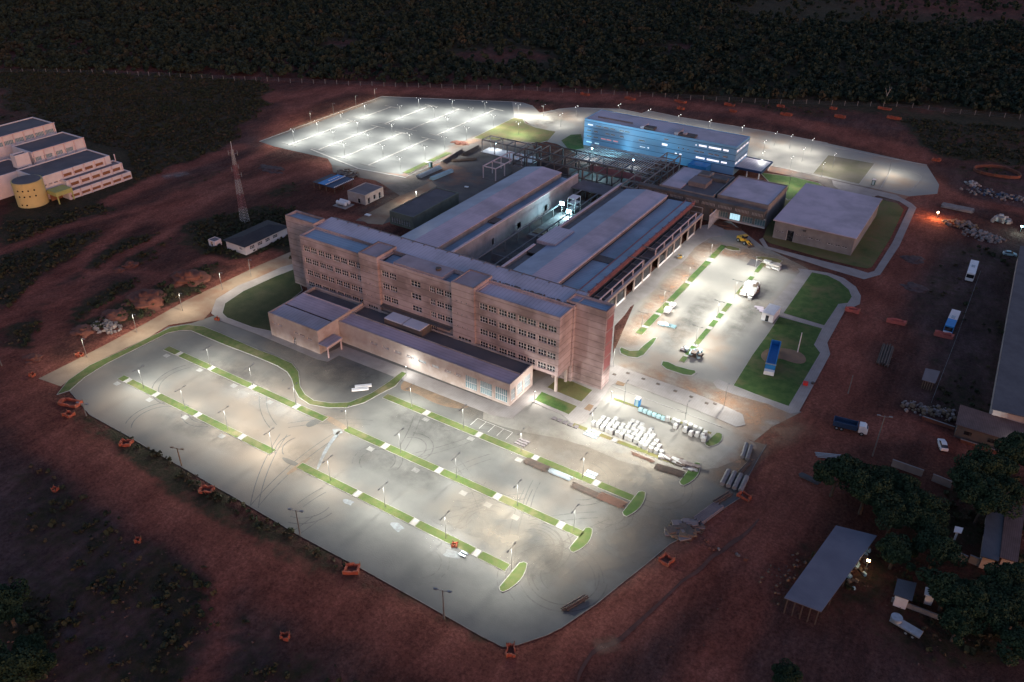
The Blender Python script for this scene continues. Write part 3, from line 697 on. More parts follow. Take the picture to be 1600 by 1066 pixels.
def walls(mb, rect, z0, z1, openings=(), sides='SENW', m=0, reveal=.25, par=.35, pd=.5):
    """outer walls with real holes; parapet with inner face down to the deck"""
    x0, x1, y0, y1 = rect
    for sd in sides:
        a, b = (x0, x1) if sd in 'SN' else (y0, y1)
        ops = [q[1:5] for q in openings if q[0] == sd]
        us = sorted({a, b} | {q[0] for q in ops} | {q[2] for q in ops})
        zs = sorted({z0, z1} | {q[1] for q in ops} | {q[3] for q in ops})
        flip = sd in 'NW'
        if sd in 'SE': fl = False
        def Q(p, q, r, s):
            mb.quad(*((p, q, r, s) if not flip else (s, r, q, p)), m)
        for i in range(len(us)-1):
            for j in range(len(zs)-1):
                u, v = (us[i]+us[i+1])/2, (zs[j]+zs[j+1])/2
                if any(q[0] < u < q[2] and q[1] < v < q[3] for q in ops): continue
                f = lambda uu, zz: face_pt(sd, rect, uu, zz)
                Q(f(us[i], zs[j]), f(us[i+1], zs[j]), f(us[i+1], zs[j+1]), f(us[i], zs[j+1]))
        for (ua, za, ub, zb) in ops:
            f = lambda uu, zz, d: face_pt(sd, rect, uu, zz, d)
            for (p, q) in (((ua, za), (ub, za)), ((ub, za), (ub, zb)), ((ub, zb), (ua, zb)), ((ua, zb), (ua, za))):
                Q(f(*p, 0), f(*p, reveal), f(*q, reveal), f(*q, 0))
    if par:
        p = par
        mb.quad((x0, y0, z1), (x1, y0, z1), (x1-p, y0+p, z1), (x0+p, y0+p, z1), m)
        mb.quad((x1, y0, z1), (x1, y1, z1), (x1-p, y1-p, z1), (x1-p, y0+p, z1), m)
        mb.quad((x1, y1, z1), (x0, y1, z1), (x0+p, y1-p, z1), (x1-p, y1-p, z1), m)
        mb.quad((x0, y1, z1), (x0, y0, z1), (x0+p, y0+p, z1), (x0+p, y1-p, z1), m)
        ix0, ix1, iy0, iy1, zd = x0+p, x1-p, y0+p, y1-p, z1-pd
        mb.quad((ix1, iy0, zd), (ix0, iy0, zd), (ix0, iy0, z1), (ix1, iy0, z1), m)
        mb.quad((ix1, iy1, zd), (ix1, iy0, zd), (ix1, iy0, z1), (ix1, iy1, z1), m)
        mb.quad((ix0, iy1, zd), (ix1, iy1, zd), (ix1, iy1, z1), (ix0, iy1, z1), m)
        mb.quad((ix0, iy0, zd), (ix0, iy1, zd), (ix0, iy1, z1), (ix0, iy0, z1), m)
def roofdeck(parent, rect, z, m, slope=0, axis='y', name='roof', inset=.36, over=0):
    x0, x1, y0, y1 = rect
    i = inset
    mb = MB(m)
    za, zb = z, z+slope
    vs = [(x0+i, y0+i), (x1-i, y0+i), (x1-i, y1-i), (x0+i, y1-i)]
    hh = (za, za, zb, zb) if axis == 'y' else (za, zb, zb, za)
    mb.add([(x, y, h-.15) for (x, y), h in zip(vs, hh)]+[(x, y, h) for (x, y), h in zip(vs, hh)],
           [(0, 3, 2, 1), (4, 5, 6, 7), (0, 1, 5, 4), (1, 2, 6, 5), (2, 3, 7, 6), (3, 0, 4, 7)])
    return mb.build(name, parent)
def put_windows(parent, rect, ops, glass=None, panes=3, rows=2, reveal=.22, name='window'):
    L = top(parent).location
    for q in ops:
        sd, ua, za, ub, zb = q[:5]
        g = q[5] if len(q) > 5 and q[5] else (glass or M_glass)
        me = window_mesh(ub-ua, zb-za, q[6] if len(q) > 6 else panes, g, rows)
        o = bpy.data.objects.new(name, me); COL.objects.link(o)
        x, y, z = face_pt(sd, rect, (ua+ub)/2, za, reveal)
        o.location = (x-L.x, y-L.y, z-L.z); o.rotation_euler = (0, 0, ROT[sd])
        setpar(o, parent)

# ---- hospital block
hb = thing('hospital_block', 'long five-storey pink concrete hospital block with window rows and a flat tower at each end', 'hospital building', (-123, 150, 0))
ZR = [17.3, 13.5, 9.7, 5.9]
WH = 1.75
def groups(starts, w=5.1, zs=ZR, n=2):
    r = []
    for s in starts:
        for z in zs:
            for k in range(n):
                a = s+k*(w/n+.08)
                r.append(('S', a, z, a+w/n-.12, z+WH))
    return r
# left wing, link, middle wing, right wing
lw = (-164.3, -141.6, 147, 153.2); op_l = groups((-163.4, -157.8, -152.0, -146.4))
mw = (-135.2, -110.6, 147.2, 153.2)
op_m = groups((-134.6,), zs=ZR[:3])+groups((-124.6,), w=3.4, n=1, zs=ZR[:3])+groups((-118.4,), w=1.9, n=1, zs=ZR[:3])+groups((-116.2,), w=5.0, zs=ZR[:3]) + [('S', -118.4, 5.6, -116.6, 7.2)]
rw = (-103.6, -79.0, 147, 153.2); op_r = groups((-102.4, -96.6, -90.8, -85.0))
for i, (rc, ops, z0) in enumerate(((lw, op_l, 0), (mw, op_m, 0), (rw, op_r, 5.0))):
    mb = MB(M_conc); walls(mb, rc, z0, 22.0, ops, sides='SEW')
    if i == 2: mb.quad((rc[0], rc[2], z0), (rc[0], rc[3], z0), (rc[1], rc[3], z0), (rc[1], rc[2], z0))
    mb.build('wall', hb); roofdeck(hb, rc, 21.3 if i != 1 else 20.9, M_roofb if i < 2 else M_roof, .45)
    put_windows(hb, rc, ops)
# raised slab over the middle wing
MB(M_pslab).box(-130.4, 147.6, 21.2, -114.4, 153.0, 22.5).build('roof_slab', hb)
mb = MB(M_steel); mb.tube((-117.6, 150.5, 22.3), (-117.6, 150.5, 23.1), .75, n=12); mb.build('roof_vent', hb)
# stair blocks
for rc in ((-141.6, -135.2, 146.4, 154.8), (-110.6, -103.6, 146.4, 154.8)):
    ops = [('S', rc[0]+1.3+k*1.5, z, rc[0]+1.75+k*1.5, z+.5) for k in range(3) for z in (17.6, 13.8, 10.0)] + [('S', rc[0]+1.6, 5.6, rc[1]-1.2, 7.3)]
    mb = MB(M_conc); walls(mb, rc, 0, 23.0, ops); mb.build('stair_tower', hb)
    roofdeck(hb, rc, 22.75, M_pslab)
    put_windows(hb, rc, ops[:-1], panes=1, rows=1); put_windows(hb, rc, ops[-1:], panes=4)
# spine with the long metal roof
sp = (-165.0, -78.6, 153.2, 161.0)
mb = MB(M_conc); walls(mb, sp, 0, 22.4, (), par=.3, pd=.25); mb.build('wall', hb)
mb = MB(M_roof); x0, x1 = sp[0]+.32, sp[1]-.32
mb.add([(x0, 153.6, 21.6), (x1, 153.6, 21.6), (x1, 160.6, 22.2), (x0, 160.6, 22.2), (x0, 153.6, 21.9), (x1, 153.6, 21.9), (x1, 160.6, 22.5), (x0, 160.6, 22.5)], [(4, 5, 6, 7), (0, 1, 5, 4), (1, 2, 6, 5), (2, 3, 7, 6), (3, 0, 4, 7)])
mb.build('roof', hb)
mb = MB(M_grey)
for i in range(21): mb.box(-162+i*4, 160.0, 22.45, -161.7+i*4, 161.1, 22.62)
mb.box(-164, 160.9, 22.4, -80, 161.12, 22.55)
mb.build('eaves_gutter', hb)
mb = MB(M_steel); rr = random.Random(3)
for i in range(26):
    x = -103+i*.95; mb.box(x, 153.5+rr.random()*.3, 21.9, x+.3+rr.random()*.6, 154.0+rr.random()*.4, 22.1+rr.random()*.35)
for i in range(8): mb.box(-160+i*2.1, 153.5, 21.9, -159.2+i*2.1, 153.8, 22.15)
mb.build('roof_clutter', hb)
# end towers
for rc, nm in (((-176.6, -165.0, 153.6, 158.2), 'end_tower'), ((-81.4, -70.4, 154.2, 158.6), 'end_tower')):
    mb = MB(M_conc); walls(mb, rc, 0, 22.9, (), pd=.7)
    if rc[1] > -100:
        for z in (17.2, 13.4, 9.6, 5.8): mb.box(rc[1]-.02, rc[2]+.8, z, rc[1]+.06, rc[3]-.8, z+.16)
    mb.build(nm, hb); roofdeck(hb, rc, 22.2, M_roofb)
rec = MB(mat('maroon_concrete', (.36, .15, .15), (.30, .13, .13), .3, .9, coord='World'))
for z in (5.6, 9.4, 13.2, 17.0): rec.box(-70.39, 154.9, z, -70.33, 158.2, z+3.3)
rec.build('tower_panel', hb)
for x, y in ((-79.7, 147.5), (-79.7, 152.6), (-83.5, 152.6)): MB(M_render).box(x-.3, y-.3, 0, x+.3, y+.3, 5.0).build('column', hb)
mb = MB(M_grey); mb.box(-84.2, 153.0, 0, -81.6, 153.3, 5.0); mb.build('wall', hb)

# ---- low front building
fb = thing('front_building', 'long single-storey pale building with lilac roofs and glazed corner before the hospital block', 'building', (-122, 140, 0))
LB = (-159.8, -141.4, 127.8, 146.0); ops = [('S', -158.6, 4.2, -157.3, 4.9), ('S', -156.4, 4.2, -155.0, 4.9), ('S', -150.6, 3.6, -149.0, 4.4), ('S', -148.4, 3.6, -146.6, 4.4), ('S', -145.6, 3.4, -143.9, 4.2), ('S', -151.4, 0, -150.2, 2.4)]
mb = MB(M_render); walls(mb, LB, 0, 7.4, ops, pd=.25); mb.build('wall', fb)
put_windows(fb, LB, ops[:-1], panes=4, rows=1); put_windows(fb, LB, ops[-1:], panes=2, name='door')
roofdeck(fb, (LB[0], LB[1], 127.8, 133.9), 7.1, M_roof, .25); roofdeck(fb, (LB[0], LB[1], 133.9, 141.0), 7.2, M_roofy, .3); roofdeck(fb, (LB[0], LB[1], 141.0, 146.0), 6.4, M_roofd)
WB = (-141.4, -86.0, 135.8, 146.6)
ops = [('S', -130.4+k*4.1, 3.2, -128.0+k*4.1, 4.0, M_glassb if k > 3 else None, 5) for k in range(6)] + [('S', -105.6, 3.2, -103.6, 4.1, None, 5), ('S', -102.4, 3.2, -100.6, 4.1, None, 5)] + \
    [('S', -99.4, .7, -95.8, 4.6, M_glassb, 6), ('S', -94.9, .7, -91.3, 4.6, M_glassb, 6), ('S', -90.4, .7, -86.8, 4.6, M_glassb, 6)] + \
    [('E', 136.4, 1.0, 138.4, 4.6, M_glassb, 4), ('E', 139.2, 1.0, 141.8, 4.6, M_glassb, 5), ('E', 142.6, 1.0, 145.6, 4.6, M_glassb, 5)]
mb = MB(M_render); walls(mb, WB, 0, 6.6, ops, sides='SEN', pd=.25)
mb.box(-141.4, 140.9, 6.0, -86.4, 141.15, 6.75)
mb.build('wall', fb); put_windows(fb, WB, ops, rows=2)
roofdeck(fb, (WB[0], WB[1], 135.8, 141.1), 6.3, M_roofy, .3)
roofdeck(fb, (WB[0], WB[1], 141.0, 146.9), 5.9, M_roofd)
MB(M_pinkw).box(LB[0]+.3, 140.7, 7.2, LB[1], 141.1, 7.62).build('parapet_coping', fb)
# entrance canopy
mb = MB(M_roof, M_pinkw); mb.box(-141.2, 127.4, 3.6, -138.0, 133.2, 3.85); mb.box(-138.2, 127.4, 3.3, -137.95, 133.2, 3.6, 1); mb.build('entrance_canopy', fb)
for y in (127.6, 132.6): MB(M_pinkw).box(-138.4, y, 0, -138.1, y+.3, 3.6).build('canopy_post', fb)
# light roof over the link between the two buildings
cn = thing('link_canopy', 'pair of pale flat roof panels over the link between front building and hospital block', 'canopy', (-124, 144, 0))
q = GP([(600.5, 497), (618.5, 485.5), (673.6, 504.7), (655.6, 516)], 8.2)
xa, xb = min(p[0] for p in q), max(p[0] for p in q); ya, yb = min(p[1] for p in q), max(p[1] for p in q)
M_pale = mat('pale_sheet_roof', (.60, .62, .68), (.52, .54, .60), .3, .6, coord='World')
mb = MB(M_pale); mid = (xa+xb)/2
mb.box(xa, ya, 8.0, mid-.2, yb, 8.3); mb.build('roof_panel', cn)
mb = MB(M_pale); mb.box(mid+.2, ya, 8.0, xb, yb, 8.3); mb.build('roof_panel', cn)
mb = MB(M_dark); mb.box(xa-.4, ya+.3, 5.9, xb+.2, yb-.3, 7.99); mb.build('wall', cn)
mb = MB(M_dark); mb.box(-134.8, 146.9, 8.3, -111.2, 147.19, 8.8); mb.box(-134.8, 145.6, 8.3, -111.2, 146.9, 8.5); mb.build('ledge', cn)

# ---- pavilions
def pavilion(nm, label, bands, y0, y1, wz, wallm, e):
    t = thing(nm, label, 'building', ((bands[0][0]+bands[-1][1])/2, (y0+y1)/2, 0))
    for x0, x1, za, zb, m in bands:
        mb = MB(m)
        mb.add([(x0, y0, za-.3), (x1, y0, zb-.3), (x1, y1, zb-.3), (x0, y1, za-.3), (x0, y0, za), (x1, y0, zb), (x1, y1, zb), (x0, y1, za)],
               [(0, 3, 2, 1), (4, 5, 6, 7), (0, 1, 5, 4), (1, 2, 6, 5), (2, 3, 7, 6), (3, 0, 4, 7)])
        mb.build('roof', t)
    mb = MB(wallm)
    walls(mb, (bands[0][0]+.4, bands[-1][1]-.3, y0+.2, y1-.3), 0, wz, [('E', y, .9, y+3.0, 3.2) for y in e], par=0)
    mb.build('wall', t)
    if e: put_windows(t, (bands[0][0]+.4, bands[-1][1]-.3, y0+.2, y1-.3), [('E', y, .9, y+3.0, 3.2) for y in e], panes=3)
    return t
pa = pavilion('west_pavilion', 'long pavilion with lilac ridge roof and white side wall beside the dark annex', [(-160.6, -153.0, 7.3, 8.9, M_shade_roof), (-153.0, -144.3, 8.9, 8.3, M_roofy), (-144.3, -140.0, 6.3, 6.2, M_roofb)], 161.6, 264.5, 6.0, M_grey, ())
mb = MB(M_brown if False else M_grey); mb.box(-144.55, 161.6, 6.0, -144.28, 264.0, 8.05); mb.build('clerestory_wall', pa)
mb = MB(mat('grey_render', (.36, .33, .33), (.27, .25, .25), .2, .9, c3=(.20, .185, .185), s3=.12, coord='World')); walls(mb, (-140.3, -139.2, 161.6, 268.5), 0, 7.3, [('E', 208, 1.0, 209.2, 3.4), ('E', 224, .9, 226.5, 3), ('E', 243, .9, 245, 3.2)], par=0)
mb.quad((-140.3, 161.6, 7.3), (-139.2, 161.6, 7.3), (-139.2, 268.5, 7.3), (-140.3, 268.5, 7.3)); mb.build('side_wall', pa)
mb = MB(M_pinkw); mb.box(-140.0, 161.6, 7.302, -139.1, 268.5, 7.6); mb.build('wall_coping', pa)
mb = MB(M_dark); mb.box(-144.2, 213, 6.32, -140.3, 217.2, 6.9); mb.build('roof_gap', pa)
pb = pavilion('east_pavilion', 'long pavilion with lilac and blue roofs and red steel edge, beside the open colonnade', [(-117.6, -109.4, 6.9, 8.4, M_shade_roof), (-109.4, -100.9, 8.4, 8.0, M_roofy), (-100.6, -94.4, 6.7, 6.9, M_roofb), (-94.1, -91.4, 7.2, 7.3, M_roofb)], 161.6, 266.0, 6.2, M_dark, [170+i*7.5 for i in range(12)])
mb = MB(M_pinkw); mb.box(-101.1, 161.6, 8.02, -100.5, 264.5, 8.3); mb.build('ridge_coping', pb)
mb = MB(M_slab); mb.box(-100.95, 161.6, 7.0, -100.62, 264.3, 8.0); mb.build('clerestory_wall', pb)
mb = MB(M_redst); mb.box(-94.4, 163, 6.8, -94.15, 267, 7.35); mb.build('steel_rail', pb)
mb = MB(M_redst); mb.box(-91.4, 163, 5.8, -91.0, 267.5, 7.5)
for i in range(20): mb.box(-91.6, 165+i*5.3, 7.51, -90.8, 165.4+i*5.3, 7.7)
mb.build('steel_edge_beam', pb)
mb = MB(M_dark); mb.box(-100.55, 206.5, 6.75, -94.6, 210.4, 7.05); mb.build('roof_gap', pb)
mb = MB(M_roof); mb.box(-121.5, 207.5, 6.6, -114.6, 220.2, 7.9); mb.build('roof_hatch', pb)
mb = MB(M_dark); mb.box(-121.4, 200.5, 6.4, -115.2, 207.4, 6.8); mb.build('roof_gap', pb)
mb = MB(M_grey, M_pinkw); mb.box(-121.6, 161.6, 0, -121.0, 206, 6.8); mb.box(-121.6, 221, 0, -121.0, 268, 6.8); mb.box(-121.75, 161.6, 6.81, -120.9, 206, 7.1, 1); mb.box(-121.75, 221, 6.81, -120.9, 270, 7.1, 1)
mb.box(-121.0, 161.6, 5.5, -117.7, 200, 5.7); mb.box(-121.0, 221, 5.5, -117.7, 268, 5.7); mb.build('side_wall', pb)
# ---- colonnade
cn = thing('colonnade', 'open colonnade of slim concrete columns carrying a long pale beam beside the east pavilion', 'colonnade', (-87, 212, 0))
mb = MB(M_render); mb.box(-86.4, 160.0, 4.9, -85.5, 262, 5.75); mb.build('beam', cn)
cm = MB(M_render).box(-.2, -.2, 0, .2, .2, 4.9).build('column', cn)
ys = [163+i*6.2 for i in range(17)]
for i, y in enumerate(ys):
    c_ = cm if i == 0 else cm.copy()
    if i: COL.objects.link(c_); setpar(c_, cn)
    c_.location = (-85.95, y, 0)
upm = MB(M_pinkw)
for (ya_, yb_) in ((163, 212.6), (222.0, 256.5)):
    upm.box(-86.35, ya_, 7.75, -86.05, yb_, 8.0)
    n = int((yb_-ya_)/6.2)
    for i in range(n+1):
        y = ya_+(yb_-ya_-.25)*i/n; upm.box(-86.33, y, 5.76, -86.07, y+.25, 7.75)
upm.build('upper_frame', cn)
for y in (213, 222, 262): MB(M_grey).box(-90.6, y, 7.7, -86.1, y+.25, 7.95).box(-86.35, y+.3, 5.76, -86.05, y+.55, 7.7).build('cross_beam', cn)
for i in range(17): MB(M_grey).box(-90.6, 164+i*6.2, 5.0, -86.5, 164.3+i*6.2, 5.35).build('cross_beam', cn)
MB(M_dark).box(-90.6, 161.6, 4.4, -86.6, 262, 4.6).build('floor_slab', cn)
MB(M_render).box(-91.0, 161.6, 0.151, -90.3, 262, 4.39).build('inner_wall', cn)
for i in (1, 2, 4, 5, 7, 8, 10, 11, 12, 14): y = 163+i*6.2; gl = MB(M_frame, M_glass); gl.box(-86.0, y+.3, .2, -85.9, y+6.0, .9); gl.quad((-86.1, y+.25, .2), (-86.1, y+6.0, .2), (-86.1, y+6.0, 4.7), (-86.1, y+.25, 4.7), 1); gl.build('glazed_screen', cn)
mb = MB(M_white)
for i in range(9): mb.obox((-83.4+i*1.15*0, 263+i*1.25, 2.6), (.12, .12, 5.2), 0)
for i in range(8): mb.tube((-83.4, 263+i*1.25, .2), (-83.4, 264.25+i*1.25, 5.1), .07, n=5)
mb.box(-83.5, 262.6, 5.2, -83.3, 273.4, 5.4); mb.build('white_truss', cn)

# ---- concrete frames
def frame(nm, label, xs, ys, h, m=M_grey, beams=True, lev=None, floor=None, cat='concrete frame', r=.18):
    t = thing(nm, label, cat, (xs[0], ys[0], 0))
    for x in xs:
        for y in ys: MB(m).box(x-r, y-r, 0, x+r, y+r, h-.002).build('column', t)
    mb = MB(m)
    for z in ([h]+(lev or [])):
        for y in ys: mb.box(xs[0]-r, y-r*.9, z, xs[-1]+r, y+r*.9, z+.4)
        for x in xs: mb.box(x-r*.9, ys[0]-r, z+.003, x+r*.9, ys[-1]+r, z+.37)
    mb.build('beam', t)
    if floor:
        MB(floor[1]).box(xs[0]-.5, ys[0]-.5, floor[0]-.2, xs[-1]+.5, ys[-1]+.5, floor[0]).build('floor_slab', t)
    return t
frame('building_frame', 'low grey frame of columns and beams running beside the west pavilion', [-178.4, -172.4], [260.6, 267.2, 273.8, 280.4], 5.0, M_pinkw, floor=(.12, M_yard))
ff = frame('building_frame', 'open frame with brightly lit white floor beside the triangular lawn', [-196.5, -190, -183.5, -177, -170.5], [286.5, 293], 5.4, M_grey, floor=(.35, M_white))
f1 = frame('roof_frame', 'large dark roof frame of concrete columns with two levels of beams beyond the west pavilion', [-171.5+6.4*i for i in range(8)], [272.5, 281.5, 291], 7.6, M_dark, lev=[4.0], floor=(.2, M_dark), r=.24)
lat = MB(M_stl)
for i in range(30): lat.box(-149+i*1.05, 282, 8.02, -148.85+i*1.05, 299.5, 8.22)
for y in (282, 288, 294, 299.3): lat.box(-150, y, 7.99, -116, y+.25, 8.01+.22)
lat.box(-150, 299.8, 8.0, -116, 300.4, 8.5)
lat.build('roof_purlins', f1)
MB(M_dark).box(-165, 280.5, .2, -150, 281.2, 3.9).build('wall', f1)
op_ = MB(M_grey); walls(op_, (-170, -140, 269.6, 271.0), .2, 4.2, [('S', -167+i*3.1, .4, -166+i*3.1, 2.8) for i in range(8)], par=.2); op_.build('wall', f1)
MB(M_redst).box(-141, 281.6, 4.4, -118.5, 281.9, 6.9).build('red_panel', f1)
frame('corridor_frame', 'narrow two-row frame of grey beams running towards the blue building', [-120.5, -114.5], [267+6.3*i for i in range(8)], 7.0, M_grey, lev=[3.6])
# slab bridge between pavilions
t = thing('connecting_slab', 'dark flat slab bridging the ends of the two long pavilions', 'slab', (-130, 270, 0))
MB(M_slab).box(-138.9, 262.5, 3.7, -121.9, 272.0, 4.0).build('floor_slab', t)
for x in (-138, -133, -128, -123): MB(M_dark).box(x-.2, 263, 0, x+.2, 263.4, 3.69).build('column', t)
# courtyard between the pavilions
sheetz = MB(M_dark).box(-139.1, 161.7, .0, -121.8, 262, .2).build('courtyard_floor'); tagp(sheetz, kind='structure')
t = thing('courtyard_frame', 'dark grey frame and low walls filling the courtyard between the two pavilions', 'concrete frame', (-130, 212, 0))
mb = MB(M_grey)
for y in range(168, 262, 8): mb.box(-134.2, y, .2, -133.9, y+.3, 4.0); mb.box(-127.2, y, .2, -126.9, y+.3, 4.0)
mb.box(-134.25, 166, 4.0, -133.85, 262, 4.35); mb.box(-127.25, 166, 4.0, -126.85, 262, 4.35); mb.build('beam', t)
for q in ((-133.8, 200, .2, -127.3, 200.3, 2.8), (-133.7, 222, .2, -127.3, 246, 1.2), (-126.8, 176, .2, -122, 198, .9)): MB(M_grey).box(*q).build('low_wall', t)
MB(M_wood).box(-133, 224, 1.21, -128, 228, 1.5).build('timber_stack', t)
sc_ = thing('scaffold', 'white scaffold frame under the floodlights in the courtyard', 'scaffold', (*G(896, 334), 0))
L = sc_.location
mb = MB(M_white)
for dx in (-1.5, 1.5):
    for dy in (-2, 2): mb.tube((L.x+dx, L.y+dy, .2), (L.x+dx, L.y+dy, 6.5), .12, n=6)
for z in (2.3, 4.4, 6.5): mb.box(L.x-1.6, L.y-2.1, z, L.x+1.6, L.y+2.1, z+.12)
mb.build('frame', sc_)

# ---- blue building
bb = thing('blue_building', 'four-storey building clad in bright blue with lit window strips and a lilac roof', 'building', (-129, 328, 0))
BR = (-164.2, -94.4, 320, 336)
ops = []
rr = random.Random(5)
rowz = [9.3, 6.7, 4.1, 1.5]
def bw(r, a, b, g=None, n=None, h=.62): ops.append(('S', a, rowz[r], b, rowz[r]+h, g, n or max(1, int((b-a)/.45))))
for a in (-162.5, -158.5): bw(0, a, a+2.6, M_lit if a < -160 else None)
for a in (-154.6, -151.4, -147, -144.4): bw(0, a, a+2.3)
for a in (-162.8, -159.3, -153.6, -150.9, -146.6): bw(1, a, a+2.0)
for a, g in ((-162.8, None), (-159.4, None), (-155.6, M_litr), (-152.9, M_litr), (-149.6, M_litr)): bw(2, a, a+2.4, g)
bw(3, -162.8, -160, M_litc); bw(3, -158.6, -156.4, M_litc)
bw(1, -137.6, -134.6); bw(2, -136.8, -134.2, M_lit, h=.35); bw(2, -133.2, -132.4, M_lit)
bw(1, -126.8, -124.2, M_lit, 2, 1.0); bw(0, -126, -124, None)
for a in (-119.5, -117.4, -115.3): bw(1, a, a+.7)
bw(2, -120.6, -119.6, M_lit, 1); bw(2, -118.6, -117.4, M_lit, 1)
bw(0, -112.0, -111.4, M_lit, 1); bw(0, -110.5, -107.0, M_lit, 5, .85); bw(0, -106.2, -100.8, M_lit, 7, .85); bw(0, -100.0, -97.6, M_lit, 3, .85)
for a in (-112.2, -109.8, -105.9, -103.4, -99.6): bw(1, a, a+2.0)
bw(2, -111.2, -107.2, M_lit, 5, .85); bw(2, -106.4, -101.0, M_lit, 7, .85); bw(2, -100.2, -97.6, M_lit, 3, .85)
for z in (9.3, 4.1): ops += [('E', 320.8+i*3.8, z, 324.0+i*3.8, z+.85, M_lit, 5) for i in range(4)]
mb = MB(M_blue); walls(mb, BR, 0, 12.0, ops, pd=.6); mb.build('wall', bb)
put_windows(bb, BR, ops, rows=1, reveal=.12, glass=mat('black_glass', (.008, .01, .014), None, rough=.2))
mb = MB(M_navy)
for z in (10.9, 8.4, 5.8, 3.2): mb.box(BR[0]-.05, BR[2]-.06, z, BR[1]+.06, BR[2]-.003, z+.14); mb.box(BR[1]+.003, BR[2]-.06, z, BR[1]+.06, BR[3], z+.14)
mb.build('cladding_joint', bb)
roofdeck(bb, BR, 11.5, M_roof, .3)
mb = MB(M_grey); mb.box(-160, 324.6, 11.9, -143, 324.9, 12.5); mb.build('parapet', bb)
MB(M_dark, M_roof).box(-136, 320.6, 11.9, -131.4, 324, 12.9).box(-137.4, 320.4, 11.9, -136.0, 326, 13.1, 1).build('roof_plant', bb)
MB(M_dark, M_roof).box(-120.3, 320.6, 11.9, -113, 324.4, 12.6).box(-122, 320.4, 11.9, -120.31, 327, 13.2, 1).box(-118.5, 321.4, 12.61, -116.9, 322.6, 13.3, 1).build('roof_plant', bb)
mb = MB(M_roof, M_navy); mb.box(-94.2, 320.4, 3.2, -83.2, 334.6, 3.5); mb.box(-94.2, 320.1, 2.9, -83.0, 320.38, 3.8, 1); mb.box(-83.19, 320.39, 2.9, -82.9, 334.9, 3.8, 1); mb.box(-94.2, 334.61, 2.9, -83.2, 334.9, 3.8, 1); mb.build('entrance_canopy', bb)
for x, y in ((-84, 321), (-84, 333.8), (-89, 321), (-89, 333.8)): MB(M_white).box(x-.2, y-.2, 0, x+.2, y+.2, 3.19).build('canopy_post', bb)
mb = MB(M_bluep, M_lit); mb.box(-112, 314, 0, -104, 319.9, 3.2); mb.build('porch', bb)

# ---- middle flat-roofed buildings
m1 = thing('service_building', 'wide grey flat-roofed service building with slatted front and rooftop plant boxes', 'building', (-95, 285, 0))
rc = (-107.2, -86.4, 272.6, 296)
mb = MB(M_grey); walls(mb, rc, 0, 8.6, (), pd=.4); mb.build('wall', m1); roofdeck(m1, rc, 8.3, M_roofd)
mb = MB(M_roofy); mb.box(-106.6, 273.4, 8.31, -99.2, 295.4, 8.6); mb.build('roof_sheet', m1)
MB(M_slab).box(-98.4, 278.6, 8.3, -91.6, 285.6, 10.0).build('roof_plant', m1); MB(M_grey, M_dark).box(-98.2, 288, 8.3, -93.6, 292.8, 9.9).box(-97.6, 288.6, 9.901, -94.2, 292.2, 10.0, 1).build('roof_plant', m1)
MB(M_dark).box(-92.6, 287.6, 8.3, -86.8, 290.6, 9.6).build('roof_plant', m1)
m2 = thing('kitchen_building', 'square grey building with flat lilac roof and white glazed ground floor facing the east lot', 'building', (-76, 285, 0))
rc = (-85.4, -66.6, 274.6, 297.6)
ops = [('S', -84.4+i*4.6, .6, -80.6+i*4.6, 3.0, (M_litc if i == 1 else M_glassb), 4) for i in range(4)]
mb = MB(M_grey); walls(mb, rc, 0, 8.9, ops, pd=.4); mb.build('wall', m2); roofdeck(m2, rc, 8.6, M_roofy)
put_windows(m2, rc, ops, rows=1)
mb = MB(M_whitew); mb.box(-85.38, 274.4, 3.2, -66.62, 274.59, 3.5); mb.box(-85.38, 274.4, 0, -66.62, 274.59, .55); mb.build('white_band', m2)
sg = thing('slatted_gallery', 'long dark gallery with rows of upright slats across the heads of the pavilions', 'gallery', (-92, 271, 0))
mb = MB(M_dark); mb.box(-114.5, 269.6, 5.2, -66.4, 272.4, 8.2); mb.build('wall', sg)
mb = MB(mat('pale_slat', (.40, .38, .36), None, rough=.8))
for i in range(92):
    if i % 12 in (10, 11): continue
    x = -113.8+i*.515; mb.box(x, 269.45, 6.2, x+.13, 269.597, 7.2)
mb.build('slats', sg)
MB(M_dark).box(-114, 270, 0, -86, 272, 5.19).build('base_wall', sg)

# ---- hall
ha = thing('sports_hall', 'big windowless grey hall with wide lilac metal roof on its own grass plot', 'hall', (-49, 290, 0))
rc = (-62.0, -35.5, 268.8, 308.6)
ops = [('S', -57.4, 0, -55.0, 4.0, M_glass, 1), ('S', -61.0, 2.6, -60.2, 3.0, None, 1), ('S', -59.4, 2.6, -58.6, 3.0, None, 1)] + [('S', -54.2+i*1.3, 2.9, -53.5+i*1.3, 3.3, None, 1) for i in range(3)] + [('S', -50.2, 2.6, -48.6, 3.1, None, 2), ('S', -47.6, 2.6, -46.0, 3.1, M_lit if False else None, 2), ('S', -43.6, 2.2, -41.8, 2.7, None, 2), ('S', -41.2, 2.2, -39.4, 2.7, None, 2), ('S', -38.9, 2.2, -37.2, 2.7, None, 2)]
mb = MB(M_grey); walls(mb, rc, 0, 6.5, ops, par=.3, pd=.05); mb.build('wall', ha); put_windows(ha, rc, ops, rows=1, reveal=.24)
mb = MB(M_roofy); mb.add([(-62.6, 268.2, 6.51), (-34.9, 268.2, 6.51), (-34.9, 309.2, 6.51), (-62.6, 309.2, 6.51), (-62.6, 268.2, 6.9), (-34.9, 268.2, 6.7), (-34.9, 309.2, 6.7), (-62.6, 309.2, 7.0)], [(0, 3, 2, 1), (4, 5, 6, 7), (0, 1, 5, 4), (1, 2, 6, 5), (2, 3, 7, 6), (3, 0, 4, 7)]); mb.build('roof', ha)
